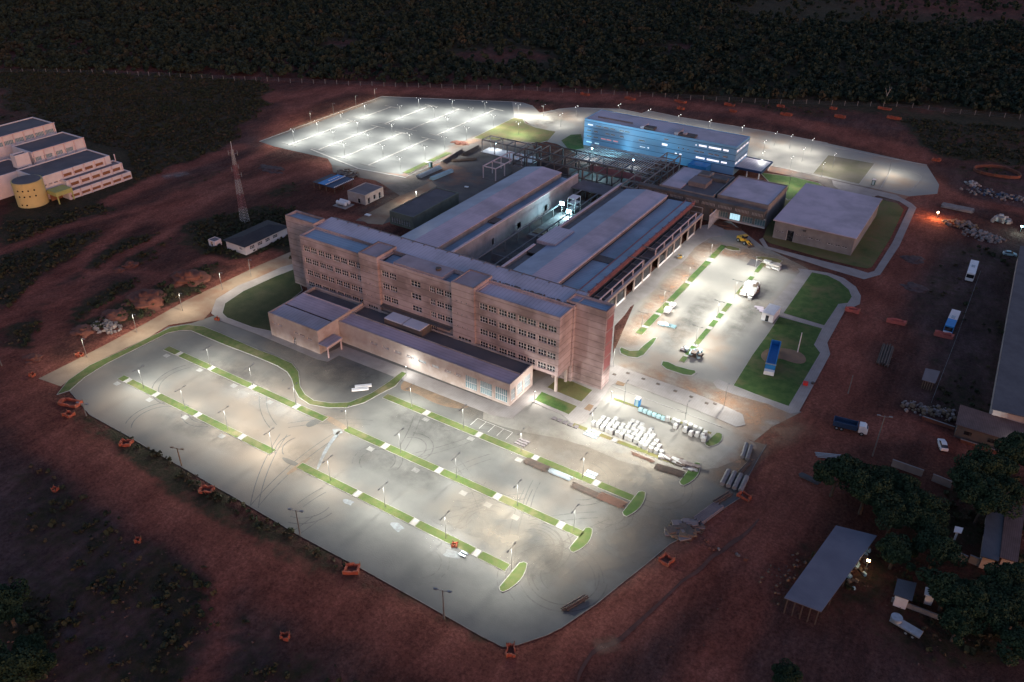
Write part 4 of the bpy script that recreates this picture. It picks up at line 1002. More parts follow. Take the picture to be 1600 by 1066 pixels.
MB(M_dark).box(-52.2, 268.3, 4.9, -51.2, 268.75, 5.4).build('wall_light', ha)

# ---- dark annex, small store, plant hut
da = thing('dark_annex', 'long low dark green-grey building with a flat roof, beside the west pavilion', 'building', (-175, 218, 0))
rc = (-181.0, -170.4, 204.9, 232.4)
ops = [('S', -180.2+i*1.1, .9, -179.5+i*1.1, 2.9, None, 2) for i in range(8)]
mb = MB(mat('greenish_render', (.17, .19, .15), (.12, .135, .11), .3, .9, coord='World')); walls(mb, rc, 0, 5.0, ops, pd=.4); mb.build('wall', da); roofdeck(da, rc, 4.7, M_roofd); put_windows(da, rc, ops)
st = thing('store_building', 'small white-walled store with grey flat roof and three dark doorways', 'building', (-204, 217, 0))
rc = (-208.4, -199.6, 213.0, 223.4)
ops = [('E', 214.4, 0, 215.6, 2.3, None, 1), ('E', 217.6, .6, 218.9, 2.4, None, 1), ('E', 220.6, 0, 222.0, 2.4, None, 1), ('S', -203.6, 0, -202.2, 1.9, None, 1)]
mb = MB(M_render); walls(mb, rc, 0, 3.9, ops, pd=.2); mb.build('wall', st); roofdeck(st, rc, 3.75, M_slab); put_windows(st, rc, ops, rows=1, panes=1, reveal=.2, name='door')
gx_, gy_ = G(537, 321)
t = thing('gas_tank', 'two small white tanks lying on a concrete pad in front of the store', 'tank', (gx_, gy_, 0))
MB(M_pave).box(gx_-3.2, gy_-2.6, 0, gx_+3.2, gy_+2.6, .12).build('pad', t)
for d in (-.9, 1.0): MB(M_white).tube((gx_-2.3, gy_+d, 1.2), (gx_+2.0, gy_+d, 1.2), .72, n=14).build('tank_body', t, smooth=False)
for d in (-1.6, 1.2): MB(M_grey).box(gx_+d, gy_-1.6, .12, gx_+d+.3, gy_+1.7, .6).build('cradle', t)
# blue-roofed works shelter
q = [G(*p, 2.6) for p in cr(480, 250, 5.92, (90, 205), (250, 150), (470, 190), (300, 270))]
cx_, cy_ = sum(p[0] for p in q)/4, sum(p[1] for p in q)/4
t = thing('works_shelter', 'low works shelter roofed with bright blue sheet and pale ribs beside the store', 'shelter', (cx_, cy_, 0))
MB(M_bluep).box(cx_-5.4, cy_-5.2, 2.5, cx_-1.4, cy_+6.2, 2.65).build('blue_roof', t)
MB(M_fibre).box(cx_-8.4, cy_-5.0, 2.3, cx_-5.45, cy_+5.6, 2.45).build('roof', t)
MB(M_deepb).box(cx_-1.35, cy_-5.4, 2.3, cx_+3.2, cy_+6.4, 2.45).build('roof', t)
mb = MB(M_white)
for i in range(13): mb.box(cx_-1.5, cy_-5+i*.88, 2.66, cx_-1.1, cy_-4.6+i*.88, 2.95); mb.box(cx_+2.9, cy_-5+i*.88, 2.46, cx_+3.25, cy_-4.6+i*.88, 2.75)
for i in range(5): mb.box(cx_-3.6, cy_-1.2+i*1.25, 2.66, cx_-3.1, cy_-.4+i*1.25, 2.8)
mb.build('roof_rib', t)
mb = MB(M_wood)
for dx in (-8, -5, -1.5, 2.9):
    for dy in (-4.8, 0, 5.3): mb.box(cx_+dx-.1, cy_+dy-.1, 0, cx_+dx+.1, cy_+dy+.1, 2.3)
mb.build('post', t)
# dark stacked material behind the shelter
t = thing('tarp_heap', 'black tarpaulin heap of materials behind the blue-roofed works shelter', 'heap', (*G(545, 273), 0))
mb = MB(M_steel); rr = random.Random(9); bx, by = G(545, 273)
for i in range(26): mb.obox((bx+rr.uniform(-5, 5), by+rr.uniform(-3, 3), rr.uniform(.2, .8)), (rr.uniform(1, 3), rr.uniform(.6, 2), rr.uniform(.4, 1)), rr.uniform(0, 3), tilt=rr.uniform(-.2, .2))
mb.build('material_bundle', t)

# ---- bungalow by the mast
q = GP([(351, 376), (385, 387), (455, 352), (420, 335)], 3.2)
t = thing('bungalow', 'low white bungalow with dark hipped roof at the foot of the radio mast', 'house', (q[0][0]+5, q[0][1]+8, 0))
x0, x1 = -202.6, -193.4; y0_, y1_ = G(385, 399)[1], G(455, 368)[1]
a0 = G(385, 399); a1 = G(450, 368); a2 = G(352, 390)
x1 = (a0[0]+a1[0])/2; y0_ = a0[1]; y1_ = a1[1]; x0 = a2[0]
ops = [('S', x1-3.2, 1.3, x1-1.6, 2.2, None, 3)] + [('E', y0_+2+i*3.4, 1.2, y0_+4+i*3.4, 2.4, None, 3) for i in range(int((y1_-y0_-4)/3.4))]
mb = MB(M_whitew); walls(mb, (x0, x1, y0_, y1_), 0, 3.2, ops, par=0); mb.build('wall', t)
put_windows(t, (x0, x1, y0_, y1_), ops)
e = .7; xm = (x0+x1)/2
mb = MB(mat('dark_tile', (.05, .048, .05), (.035, .033, .036), .4, .85, wave=(.8, 'Y', .8, .7), coord='World'))
mb.add([(x0-e, y0_-e, 3.21), (x1+e, y0_-e, 3.21), (x1+e, y1_+e, 3.21), (x0-e, y1_+e, 3.21), (xm, y0_+3.5, 4.4), (xm, y1_-3.5, 4.4)], [(0, 1, 4), (1, 2, 5, 4), (2, 3, 5), (3, 0, 4, 5), (3, 2, 1, 0)]); mb.build('roof', t)
sh = G(337, 383)
t = thing('water_tank_stand', 'tiny white utility hut with a flat top beside the bungalow', 'hut', (*sh, 0))
mb = MB(M_whitew); walls(mb, (sh[0]-1.6, sh[0]+1.6, sh[1]-1.4, sh[1]+1.4), 0, 2.2, [('S', sh[0]-.5, 0, sh[0]+.4, 1.8)], par=.15, pd=.15); mb.build('wall', t)
roofdeck(t, (sh[0]-1.6, sh[0]+1.6, sh[1]-1.4, sh[1]+1.4), 2.1, M_slab, inset=.15)

# ---- lattice mast
mxx, myy = G(383, 347)
t = thing('radio_mast', 'tall lattice radio mast painted in red and white bands with small antennas', 'mast', (mxx, myy, 0))
Hm = 27.5
for k in range(5):
    m_ = M_wrap if k in (0, 2, 4) else M_redst
    mb = MB(m_)
    za, zb = Hm*.97*k/5, Hm*.97*(k+1)/5
    wd = lambda z: 1.15-.9*z/Hm
    n = 5
    for s in range(n):
        z0, z1 = za+(zb-za)*s/n, za+(zb-za)*(s+1)/n
        c0 = [(mxx+wd(z0)*a, myy+wd(z0)*b, z0) for a, b in ((-1, -1), (1, -1), (1, 1), (-1, 1))]
        c1 = [(mxx+wd(z1)*a, myy+wd(z1)*b, z1) for a, b in ((-1, -1), (1, -1), (1, 1), (-1, 1))]
        for i in range(4):
            j = (i+1) % 4
            mb.tube(c0[i], c1[i], .055, n=5, caps=False); mb.tube(c0[i], c1[j], .028, n=4, caps=False); mb.tube(c1[i], c1[j], .028, n=4, caps=False)
            mb.tube(c0[j], c1[i], .05, n=4, caps=False)
    mb.build('mast_section', t)
MB(M_white).tube((mxx, myy, Hm*.96), (mxx, myy, Hm+2.2), .07).build('antenna', t)
for a, b, z in ((-1.6, 0, 19.2), (1.5, .4, 18), (0, 1.5, 25), (-.9, -.6, 25.6), (1.1, .2, 21)):
    MB(M_wrap).tube((mxx, myy, z), (mxx+a*1.3, myy+b*1.3, z+.1), .04, n=5).tube((mxx+a*1.3, myy+b*1.3, z-.8), (mxx+a*1.3, myy+b*1.3, z+.9), .06, n=5).build('antenna', t)

# ---- stepped white and yellow school building
t = thing('terraced_building', 'stepped white building with dark roofs, bay-framed terraces and a round yellow stair drum', 'building', (-315, 160, 0))
def tb(name, x0, x1, y0, y1, z0, z1, m, ops=(), roof=M_roofd, glass=None, par=.4, sides='SENW'):
    mb = MB(m); walls(mb, (x0, x1, y0, y1), z0, z1, ops, par=par, pd=.45, sides=sides); mb.build(name, t)
    if roof: roofdeck(t, (x0, x1, y0, y1), z1-.4, roof)
    if ops: put_windows(t, (x0, x1, y0, y1), ops, glass=glass, panes=4, rows=1, reveal=.3)
# lower terrace, middle terrace, main roof, then the two blocks behind
by = [159.0+i*4.5 for i in range(5)]
tb('terrace_wall', -302.0, -296.5, 155.5, 182.5, 0, 3.0, M_whitew, [('E', y-2.8, .5, y+.9, 1.7, M_brown, 1) for y in by+[181.5]], roof=M_slab)
tb('terrace_wall', -306.0, -300.2, 157.8, 182.0, 0, 6.0, M_whitew, [('E', y+.3, 3.3, y+3.9, 4.7, M_brown, 1) for y in by], roof=M_slab)
tb('wall', -318.5, -303.6, 150.0, 179.6, 0, 9.0, M_whitew, [('E', y+.2, 6.2, y+3.9, 7.5, M_brown, 1) for y in by[:-1]] + [('E', 150.7+i*2.2, 5.2, 152.3+i*2.2, 5.8, None, 4) for i in range(4)] + [('E', 154.8, 1.6, 156.2, 2.5, None, 2), ('E', 156.6, 1.6, 158.0, 2.5, None, 2)])
tb('wall', -336.5, -322.0, 159.6, 181.6, 0, 12.4, M_whitew, [('E', y+.2, 8.6, y+3.7, 10.3, M_glassb, 6) for y in by[:-1]])
tb('wall', -324.8, -321.6, 152.5, 158.0, 0, 13.2, M_whitew, roof=M_slab)
tb('wall', -355.5, -340.0, 140.0, 181.0, 0, 15.6, M_whitew, [('E', 146.2+i*4.3, 11.8, 150.0+i*4.3, 13.6, M_glassb, 6) for i in range(8)])
tb('wall', -335.0, -318.6, 139.0, 156.5, 0, 8.6, M_whitew)
for y in by+[177+4.4]:
    MB(M_pinkw).box(-303.59, y-.05, 6.05, -303.2, y+.2, 9.1).build('bay_rib', t)
    MB(M_pinkw).box(-300.19, y-.05, 3.05, -299.8, y+.2, 6.15).build('bay_rib', t)
    MB(M_pinkw).box(-296.49, y-3.3, 0, -296.1, y-3.05, 3.15).build('bay_rib', t)
MB(M_pinkw).box(-340.02, 140, 15.61, -339.6, 181, 15.9).build('parapet_coping', t); MB(M_pinkw).box(-322.0, 159.6, 12.41, -321.7, 181.6, 12.7).build('parapet_coping', t)
for i in range(9): MB(M_pinkw).box(-339.99, 145.8+i*4.3, 11.2, -339.6, 146.1+i*4.3, 15.6).build('bay_rib', t)
for i in range(6): MB(M_pinkw).box(-321.99, 159.6+i*4.3, 8.0, -321.6, 159.9+i*4.3, 12.4).build('bay_rib', t)
cyx, cyy, cr_ = -305.2, 146.2, 5.3
n = 40
mb = MB(M_yel, M_glass)
mb.tube((cyx, cyy, 0), (cyx, cyy, 9.2), cr_, n=n)
mb.build('stair_drum', t)
mb = MB(M_glass)
for z in (1.2, 4.4, 6.6):
    for k, a in enumerate((-72, -52, -32, -10)):
        if z < 2 and k > 1: continue
        a = rad(a); p = Vector((cyx+math.cos(a)*cr_, cyy+math.sin(a)*cr_, z)); d = Vector((math.cos(a), math.sin(a), 0))
        mb.tube(p-d*.3, p+d*.05, .33, n=10)
mb.build('porthole', t)
MB(M_roofd).tube((cyx, cyy, 9.2), (cyx, cyy, 9.35), cr_-.5, n=n).build('roof', t)
mb = MB(M_yel); mb.tube((-327, 139.5, 0), (-327, 139.5, 8.4), 6.5, n=32); mb.build('stair_drum', t)
mb = MB(M_green, M_brown); mb.box(-301.6, 150.4, 3.0, -295.8, 157.0, 4.6); mb.box(-296.1, 150.6, 0, -295.8, 151.0, 3.0); mb.box(-296.1, 156.5, 0, -295.8, 156.9, 3.0); mb.box(-301.5, 151, 0, -301.2, 156.8, 2.99, 1); mb.build('porch', t)

# ---- right hand warehouses and sheds
def shed(nm, label, quad, h, roofm=M_fibre, wallm=M_dark, cat='shed', open_=False, ridge=0):
    q = GP(quad, h); cx, cy = sum(p[0] for p in q)/4, sum(p[1] for p in q)/4
    t = thing(nm, label, cat, (cx, cy, 0))
    if area(q) < 0: q = q[::-1]
    mb = MB(roofm); mb.prism(q, h, h+.18); mb.build('roof', t)
    inn = offset(q, -.5)
    mb = MB(wallm)
    if open_:
        for i in range(len(inn)):
            a, b = inn[i-1], inn[i]
            for k in range(4):
                f = k/4; MB(wallm).box(a[0]+(b[0]-a[0])*f-.1, a[1]+(b[1]-a[1])*f-.1, 0, a[0]+(b[0]-a[0])*f+.1, a[1]+(b[1]-a[1])*f+.1, h-.01).build('post', t)
    else:
        mb.prism(inn, 0, h-.005); mb.build('wall', t)
        mb = MB(M_glass)
        for i in range(len(inn)):
            a, b = Vector(inn[i-1]), Vector(inn[i]); d = b-a; Ln = d.length; d.normalize()
            ang = math.atan2(d.y, d.x)
            for k in range(int(Ln/5)):
                c_ = a+d*(2.5+k*5); MB(M_glass).obox((c_.x, c_.y, h*.55), (1.6, .12, 1.0), ang).build('window', t)
    return t
shed('warehouse', 'very long grey-roofed warehouse standing at the edge of the dark yard', [(1594, 385), (1549, 640), (1640, 662), (1700, 400)], 5.5, M_fibre, M_render, 'warehouse')
shed('warehouse', 'small lower grey-roofed annex before the long warehouse', [(1594, 462), (1584, 495), (1600, 500), (1612, 464)], 4.0, M_fibre, M_render, 'annex')
shed('tiled_shed', 'long low shed with ribbed brownish roof and a floodlight at its end', [(1500, 633), (1493, 664), (1600, 697), (1612, 668)], 3.6, M_tile, M_dark)
shed('kiosk', 'small open kiosk with a flat pinkish roof near the parked coaches', [(1446, 576), (1469, 581), (1461, 600), (1440, 594)], 2.6, M_slab, M_wood, 'kiosk', True)
ws = shed('workshop_shed', 'open workshop with wide dull grey-blue metal roof beside the trees', [(1225, 935), (1306, 822), (1370, 838), (1283, 957)], 4, mat('dull_sheet_roof', (.15, .15, .175), (.115, .115, .14), .2, .6, wave=(1.4, 'X', .8, .85), coord='World'), M_steel, 'shed', True)
shed('house', 'dark-roofed narrow house between the trees by the garden wall', [(1543, 790), (1532, 870), (1560, 878), (1576, 800)], 3.2, M_fibre, M_render, 'house')
shed('house', 'reddish tiled house behind the narrow dark-roofed one', [(1572, 786), (1562, 872), (1590, 880), (1602, 792)], 3.4, M_tile, M_render, 'house')
shed('hut', 'small grey-roofed hut with a pale end wall below the big trees', [(1402, 905), (1396, 930), (1425, 940), (1432, 912)], 3.0, M_fibre, M_white, 'hut')
shed('hut', 'white-roofed hut nearest the long white trailer', [(1446, 918), (1444, 930), (1465, 936), (1468, 922)], 2.6, M_white, M_white, 'hut')
shed('hut', 'little white-topped cabin in the gap between the tree crowns', [(1492, 823), (1490, 832), (1502, 834), (1505, 826)], 2.4, M_white, M_white, 'hut')
def wallrun(label, pts, h=1.8, m=M_grey, nm='garden_wall', w=.2):
    q = GP(pts); t = thing(nm, label, 'wall', (*q[0], 0))
    mb = MB(m); mc = MB(M_grey)
    for i in range(len(q)-1):
        a, b = Vector(q[i]), Vector(q[i+1]); d = b-a
        mb.obox(((a.x+b.x)/2, (a.y+b.y)/2, h/2), (d.length, w, h), math.atan2(d.y, d.x)); mc.obox(((a.x+b.x)/2, (a.y+b.y)/2, h+.05), (d.length+.1, w+.12, .1), math.atan2(d.y, d.x))
    mb.build('wall', t); mc.build('coping', t)
wallrun('white wall running between the two clumps of trees, upper piece', [(1392, 728), (1440, 745)])
wallrun('white wall stretch next to the top tree clump', [(1455, 751), (1485, 763)])
wallrun('white wall stretch in the gap below the small cabin', [(1466, 862), (1508, 880)])
wallrun('white wall piece beside the narrow dark-roofed house', [(1512, 878), (1560, 898)])
wallrun('low pale wall below the two huts', [(1392, 940), (1510, 985)], 1.0)
wallrun('low brick wall beside the ribbed-roof shed', [(1440, 655), (1490, 672)], .9, M_dirt)
wallrun('pale road-side wall under the ribbed-roof shed', [(1500, 690), (1600, 722)], .7, M_dirt)

# ------------------------------------------------------------------ street lamps
ORD = ['first', 'second', 'third', 'fourth', 'fifth', 'sixth', 'seventh', 'eighth', 'ninth', 'tenth', 'eleventh', 'twelfth', 'thirteenth', 'fourteenth', 'fifteenth', 'sixteenth']
def batwing(ld, ex=.7):
    ld.use_nodes = True; t = ld.node_tree; em = t.nodes['Emission']
    tc = t.nodes.new('ShaderNodeTexCoord'); sp = t.nodes.new('ShaderNodeSeparateXYZ'); t.links.new(tc.outputs['Normal'], sp.inputs[0])
    def mth(op, a, b=None):
        n = t.nodes.new('ShaderNodeMath'); n.operation = op
        for i, v in enumerate((a, b)):
            if v is None: continue
            if isinstance(v, (int, float)): n.inputs[i].default_value = v
            else: t.links.new(v, n.inputs[i])
        return n.outputs[0]
    z = mth('MAXIMUM', mth('ABSOLUTE', sp.outputs[2]), .28)
    t.links.new(mth('POWER', z, -ex), em.inputs['Strength'])
def lamp_proto(double=True, h=6.0, watts=LAMP_W, col=(.99, 1, .93), drop=0, bat=True):
    t = thing('street_lamp', 'lamp', 'street lamp')
    MB(M_pole).tube((0, 0, 0), (0, 0, h), .07, .045, n=8).build('pole', t)
    for sgn in ((1, -1) if double else (1,)):
        MB(M_pole).tube((0, 0, h-.05), (sgn*.95, 0, h+.12), .045, n=6).build('arm', t)
        hd = MB(M_pole); hd.obox((sgn*1.25, 0, h+.13), (.6, .26, .1), 0, top=.8); hd = hd.build('lamp_head', t)
        ln = MB(M_lens); ln.obox((sgn*1.25, 0, h+.075-drop/2), (.40, .16, .03+drop)); ln.build('lens', hd)
        ld = bpy.data.lights.new('lamp_light', 'SPOT'); ld.energy = watts; ld.color = col
        ld.spot_size = rad(170 if bat else 166); ld.spot_blend = .5
        batwing(ld, .7 if bat else .3); ld.shadow_soft_size = .12
        lo_ = bpy.data.objects.new('lamp_light', ld); COL.objects.link(lo_); lo_.location = (sgn*1.25, 0, h-.08); setpar(lo_, t)
    return Proto(t)
LP = lamp_proto(); LP1 = lamp_proto(False, 6.0, LAMP_W*1.2); LPC = lamp_proto(True, 6.0, LAMP_W*1.5, (.97, 1, .95), drop=.03, bat=False); LPU = lamp_proto(True, 6.0, LAMP_W*.5, (1, 1, .94), drop=.10); LPR = lamp_proto(False, 6.0, LAMP_W*.8, (1, .93, .78))
def lamps(proto, pts, fmt, group, rz=math.pi/2, h=None, snap=None):
    for i, p in enumerate(pts):
        x, y = (G(*p, h) if h else p)
        if snap: x, y = snap(x, y)
        proto.put((x, y, .1), rz, fmt.format(ORD[i]), group)
gl_ = 'street lamps of the hospital grounds'
lamps(LP, [(213.4, 578.5), (277.3, 611), (346, 643), (419, 676), (508.4, 721), (595.6, 763), (690.6, 811), (794.4, 862)], 'grey twin-headed street lamp, {} from the access road on the outermost green strip', gl_, h=6, snap=lambda x, y: (x, 92))
lamps(LP, [(318, 547.6), (384.8, 577), (453.5, 607), (536.5, 642), (619, 680), (706.8, 719.6), (802, 764), (891.5, 804.6)], 'grey twin-headed street lamp, {} from the curved green strip on the second green strip', gl_, h=6, snap=lambda x, y: (x, 107.5))
lamps(LP, [(640.7, 605.6), (722, 639), (811, 678), (907.8, 719.6)], 'grey twin-headed street lamp, {} from the building on the green strip with steel bundles', gl_, h=6, snap=lambda x, y: (x, 122.6))
LP.put((-64.5, 137.9, .1), math.pi/2, 'grey twin-headed street lamp at the corner of the packed white pallets', gl_)
LP.put((-50.0, 138.0, .1), math.pi/2, 'grey twin-headed street lamp on the dry strip past the white pallets', gl_)
LP1.put((-63.0, 152.4, .1), math.pi/2, 'single-headed street lamp beside the blue portable toilet', gl_)
LP1.put((-47.2, 152.6, .1), math.pi/2, 'single-headed street lamp behind the far row of white sacks', gl_)
LP1.put((-72.4, 165.3, .1), 0, 'single-headed street lamp next to the flat end tower of the hospital', gl_)
LP1.put((-41.7, 164.6, .1), math.pi/2, 'single-headed street lamp on the dusty road corner by the lawns', gl_)
for k, (x, y, s) in enumerate(((-73.9, 186, 'L-shaped grass island nearest the tower'), (-73.9, 201.5, 'two small white trailers'), (-73.9, 220.8, 'long grass segments nearest the colonnade'), (-73.9, 239.8, 'far end grass segments nearest the colonnade'),
                              (-58.2, 187.3, 'dark bundle of tarpaulined goods'), (-58.2, 204, 'middle of the broken central strip'), (-58.2, 219, 'tall bundle of stacked timber'), (-58.2, 237.5, 'small grey mat near the far end'))):
    LP.put((x, y, .1), 0, 'twin-headed street lamp by the ' + s, gl_)
lamps(LPR, [(126.7, 529), (206.3, 491), (278.8, 458), (342, 426), (387.6, 406)], 'single-headed street lamp, {} from the lot corner along the sandy access road', gl_, h=6, rz=0)
F_ = (400, 120, 3.5525)
cols_far = [(-288.0, [(x, y) for x, y in ((-288, 275), (-288, 290.7), (-288, 307.2), (-288, 322))], 'kerb side'), (-274, [(-274, y) for y in (250, 265, 281, 298)], 'first strip'), (-258.4, [(-258.4, y) for y in (259, 275, 306, 321)], 'second strip'),
            (-242.8, [(-242.8, y) for y in (249, 264.5, 281, 313, 328)], 'third strip'), (-227.2, [(-227.2, y) for y in (256, 274.5, 303, 322, 334)], 'fourth strip'), (-211.5, [(-211.5, y) for y in (248.3, 265, 279, 296, 318, 340)], 'inner edge')]
for xx, pts, nm_ in cols_far:
    lamps(LPC if xx > -280 else LPR, pts, 'street lamp, {} in the far lot row along the ' + nm_, gl_, rz=0)
LPC.put((-196, 315.5, .1), 0, 'street lamp standing in the middle of the bright triangular lawn', gl_)
lamps(LPC, [(-200+0, 345)], 'street lamp on the bend of the junction road, {} one past the triangular lawn', gl_)
lamps(LPU, [(-185.5, 352.2), (-169.5, 366.9), (-153.5, 367.1), (-137.9, 366.9), (-122.6, 366.8), (-107.0, 366.8), (-91.5, 366.4), (-84.4, 366), (-75.0, 366.2)], 'bright street lamp, {} along the kerb behind the blue building', gl_)
lamps(LPU, [(-185.5, 337.0), (-91.9, 351.9), (-74.9, 351.5), (-62.0, 351.5)], 'bright street lamp, {} in the inner row of the upper lot', gl_)
lamps(LPU, [(-88, 337.5), (-76, 337.5), (-63, 337.5)], 'street lamp, {} in the bay row beside the blue building canopy', gl_)
LP1.put((-70.8, 318.2, .1), math.pi/2, 'street lamp on the lawn edge between the canopy and the hall', gl_)
LP1.put((-40.5, 355.7, .1), math.pi/2, 'lone street lamp beside the small kerbed court at the far end', gl_)
# tall wooden poles and posts
def post(label, base, topy, m=M_wood, lampy=False, cross=True, nm='utility_pole'):
    x, y = G(*base); t = thing(nm, label, 'pole', (x, y, hgt(x, y)))
    lo, hi = 1, 40
    for _ in range(40):
        mid_ = (lo+hi)/2; c = R.T @ np.array([x, y, mid_-H]); v = 533+F_PX*c[1]/c[2]
        if v > topy: lo = mid_
        else: hi = mid_
    h = lo
    MB(m).tube((x, y, 0), (x, y, h), .16, .10, n=8).build('pole', t)
    if cross:
        mb = MB(m)
        for a in (-1, 1): mb.tube((x, y, h-.3), (x+a*1.0, y+a*.3, h-.1), .06, n=6); mb.obox((x+a*1.2, y+a*.4, h-.05), (.7, .4, .16), .3)
        mb.build('arm', t)
    return t
post('wooden pole with two spread lamp arms standing on the verge near the orange barriers', (284, 728), 700)
post('thin pale pole in the middle of the long verge beside the lot kerb', (469, 836), 797, M_pole)
post('thin pale pole on the verge nearest the bottom corner of the lot', (694, 967), 922, M_pole)
post('short leaning post beside the two orange barriers at the lot corner', (135, 650), 630, M_pole)
post('tall pale pole standing alone in the dark yard near the dark lorry', (1363, 713), 650, M_pole)
post('small pale pole on a concrete foot between the lawn path and the dark lorry', (1325, 615), 587, M_pole, cross=False)
post('white pole with a round base on the lawn next to the blue skip', (1246, 551), 520, M_white, cross=False)
post('thin pole by the left edge of the picture above the access road', (3, 572), 556, M_pole, cross=False)
# working floodlights
def flood(label, px, h, lensm, watts, col, r=.08, nm='floodlight', k=1.0, s=1):
    x, y = G(*px, h); t = thing(nm, label, 'floodlight', (x, y, 0))
    MB(M_pole).tube((x, y, 0), (x, y, h-.3), .07, n=8).build('pole', t)
    MB(M_pole).obox((x, y+.22*s, h), (.7*min(k, 1.2), .3, .5*min(k, 1.2))).build('housing', t)
    MB(lensm).obox((x, y-.02*s, h), (.6*k, .12, .42*k)).build('lens', t)
    ld = bpy.data.lights.new('flood_light', 'POINT'); ld.energy = watts; ld.color = col; ld.shadow_soft_size = r
    o = bpy.data.objects.new('flood_light', ld); COL.objects.link(o); o.location = (0, -.6*s, h); setpar(o, t)
flood('cyan-white floodlight on a mast in the courtyard between the pavilions', (878, 318), 6, M_lensb, 2600, (.35, .8, 1), k=3.0)
flood('very bright white floodlight aimed at the white scaffold', (889, 331), 3.2, M_lensb, 2600, (.7, .93, 1), k=3.4)
flood('small floodlight inside the large dark roof frame', (935, 267), 4, M_lensb, 1200, (.6, .9, 1))
flood('cyan floodlight behind the large roof frame near the blue building', (925, 232), 4.5, M_lensb, 14000, (.35, .8, 1))
flood('cyan floodlight washing the wall between blue building and roof frame', (990, 250), 3.0, M_lensb, 5000, (.3, .75, 1))
flood('warm orange flare of a working lamp beside the stacked pipes', (1466, 332), 2.5, M_lenso, 3200, (1, .42, .16))
flood('white floodlight at the end of the ribbed-roof shed', (1597, 688), 4, M_lensb, 2200, (.75, .9, 1))
flood('teal floodlight by the scrap heaps at the far edge', (1597, 354), 3, M_lensb, 1200, (.4, .9, .95))
flood('unseen floodlight added behind the dark annex to light the service lane', (650, 300), 4.5, M_lens, 3600, (1, .97, .88), k=.5)  # no fixture seen; lamp added to brighten the service lane
flood('small warm lamp on the wall of the open workshop', (1357, 876), 2.8, M_lenso, 160, (1, .7, .4), .1)
flood('white floodlight shining across the small verandah of the white-walled kitchen', (1088, 326), 3, M_lens, 1500, (.85, .97, 1), k=.4)
flood('floodlight on the far side of the long warehouse yard', (1588, 530), 3, M_lens, 120, (.8, 1, .9))
flood('bright wall lamp washing the middle of the front building wall', (634, 573), 3.0, M_lens, 1000, (.96, 1, .97), k=.3, s=-1)
flood('bright floodlight at the foot of the glazed corner of the front building', (836, 612), 3.0, M_lens, 1900, (1, .98, .94), k=.3, s=-1)
flood('bright floodlight beside the triangular lawn frame', (775, 224), 3.0, M_lensb, 800, (.9, .97, 1), k=.5)
flood('floodlight at the base of the flat end tower of the hospital', (956, 612), 3.0, M_lens, 1300, (1, .98, .93), k=.25, s=-1)

# ------------------------------------------------------------------ orange barrier rings round excavations
def barrier(label, px, w, d, rz, m=M_orange, h=.85, hole=True, grp='barriers round excavations'):
    w *= .8; d *= .8
    x, y = G(*px); z = hgt(x, y)
    t = thing('safety_barrier', label, 'barrier', (x, y, z), 0, grp)
    out = [(-w/2, -d/2), (w/2, -d/2), (w/2, d/2), (-w/2, d/2)]
    pts = []
    rr = random.Random(int(px[0]*7+px[1]))
    for i in range(4):
        a, b = out[i], out[(i+1) % 4]
        for k in range(4):
            f = k/4; pts.append((a[0]+(b[0]-a[0])*f+rr.uniform(-.2, .2), a[1]+(b[1]-a[1])*f+rr.uniform(-.2, .2)))
    ca, sa = math.cos(rz), math.sin(rz)
    pts = [(x+p[0]*ca-p[1]*sa, y+p[0]*sa+p[1]*ca) for p in pts]
    mb = MB(m); n = len(pts)
    th = [h*rr.uniform(.55, 1.05) for _ in pts]
    inn = [(x+(p[0]-x)*.72, y+(p[1]-y)*.72) for p in pts]
    V = [(*p, z) for p in pts]+[(*p, z+t_) for p, t_ in zip(pts, th)]+[(*p, z+t_*.92) for p, t_ in zip(inn, th)]+[(*p, z-.1) for p in inn]
    Fs = []
    for i in range(n):
        j = (i+1) % n
        Fs += [(i, j, n+j, n+i), (n+i, n+j, 2*n+j, 2*n+i), (2*n+i, 2*n+j, 3*n+j, 3*n+i)]
    mb.add(V, Fs); mb.build('net', t)
    ps = MB(M_wood)
    for i in range(0, n, 4): ps.tube((*pts[i], z), (*pts[i], z+h*1.25), .06, n=5)
    ps.build('post', t)
    MB(M_dirt).prism([(x+(p[0]-x)*.8, y+(p[1]-y)*.8) for p in pts], z-.2, z+.05).build('pit', t)
bars = [('large ragged orange barrier ring at the lot corner by the access road', (110, 631), 6.6, 3.2, .25), ('small orange barrier ring just below the large ragged one', (108, 649), 3, 2, .2),
        ('narrow orange barrier ring on the verge above the wooden pole', (197, 694), 3.4, 2.4, .5), ('orange barrier ring on the verge below the wooden pole', (323, 767), 3.6, 2.4, .5),
        ('lone little orange barrier in the dark scrub at the left edge', (86, 764), 1.6, 1.2, .2), ('little pointed orange barrier in the scrub inside the bend of the track', (216, 846), 1.4, 1.6, .6),
        ('wide orange barrier ring on the verge between the two thin poles', (550, 891), 3.4, 2.8, .5), ('small square orange barrier in the dark field below the track', (445, 993), 2.0, 1.6, .4),
        ('orange barrier at the bottom corner of the front lot', (798, 1018), 1.9, 3.0, .55), ('orange barrier ring beside the steel heap on the lower road', (1041, 877), 2.8, 2.8, -.2),
        ('orange barrier at the end of the stacked concrete pipes', (1163, 777), 3.2, 2.2, -.15), ('tiny orange barrier beside the access road start', (51, 587), 1.6, 1.6, 0),
        ('small tan barrier at the foot of the first access road lamp', (125, 556), 2.6, 1.6, .2), ('tiny orange barrier at the tip of the dark corner lawn', (340, 500), 1.6, 1.2, 0),
        ('orange barrier lying beside the white crossing slab of the outer strip', (710, 853), 1.2, 1.0, .4)]
for b in bars: barrier(*b)
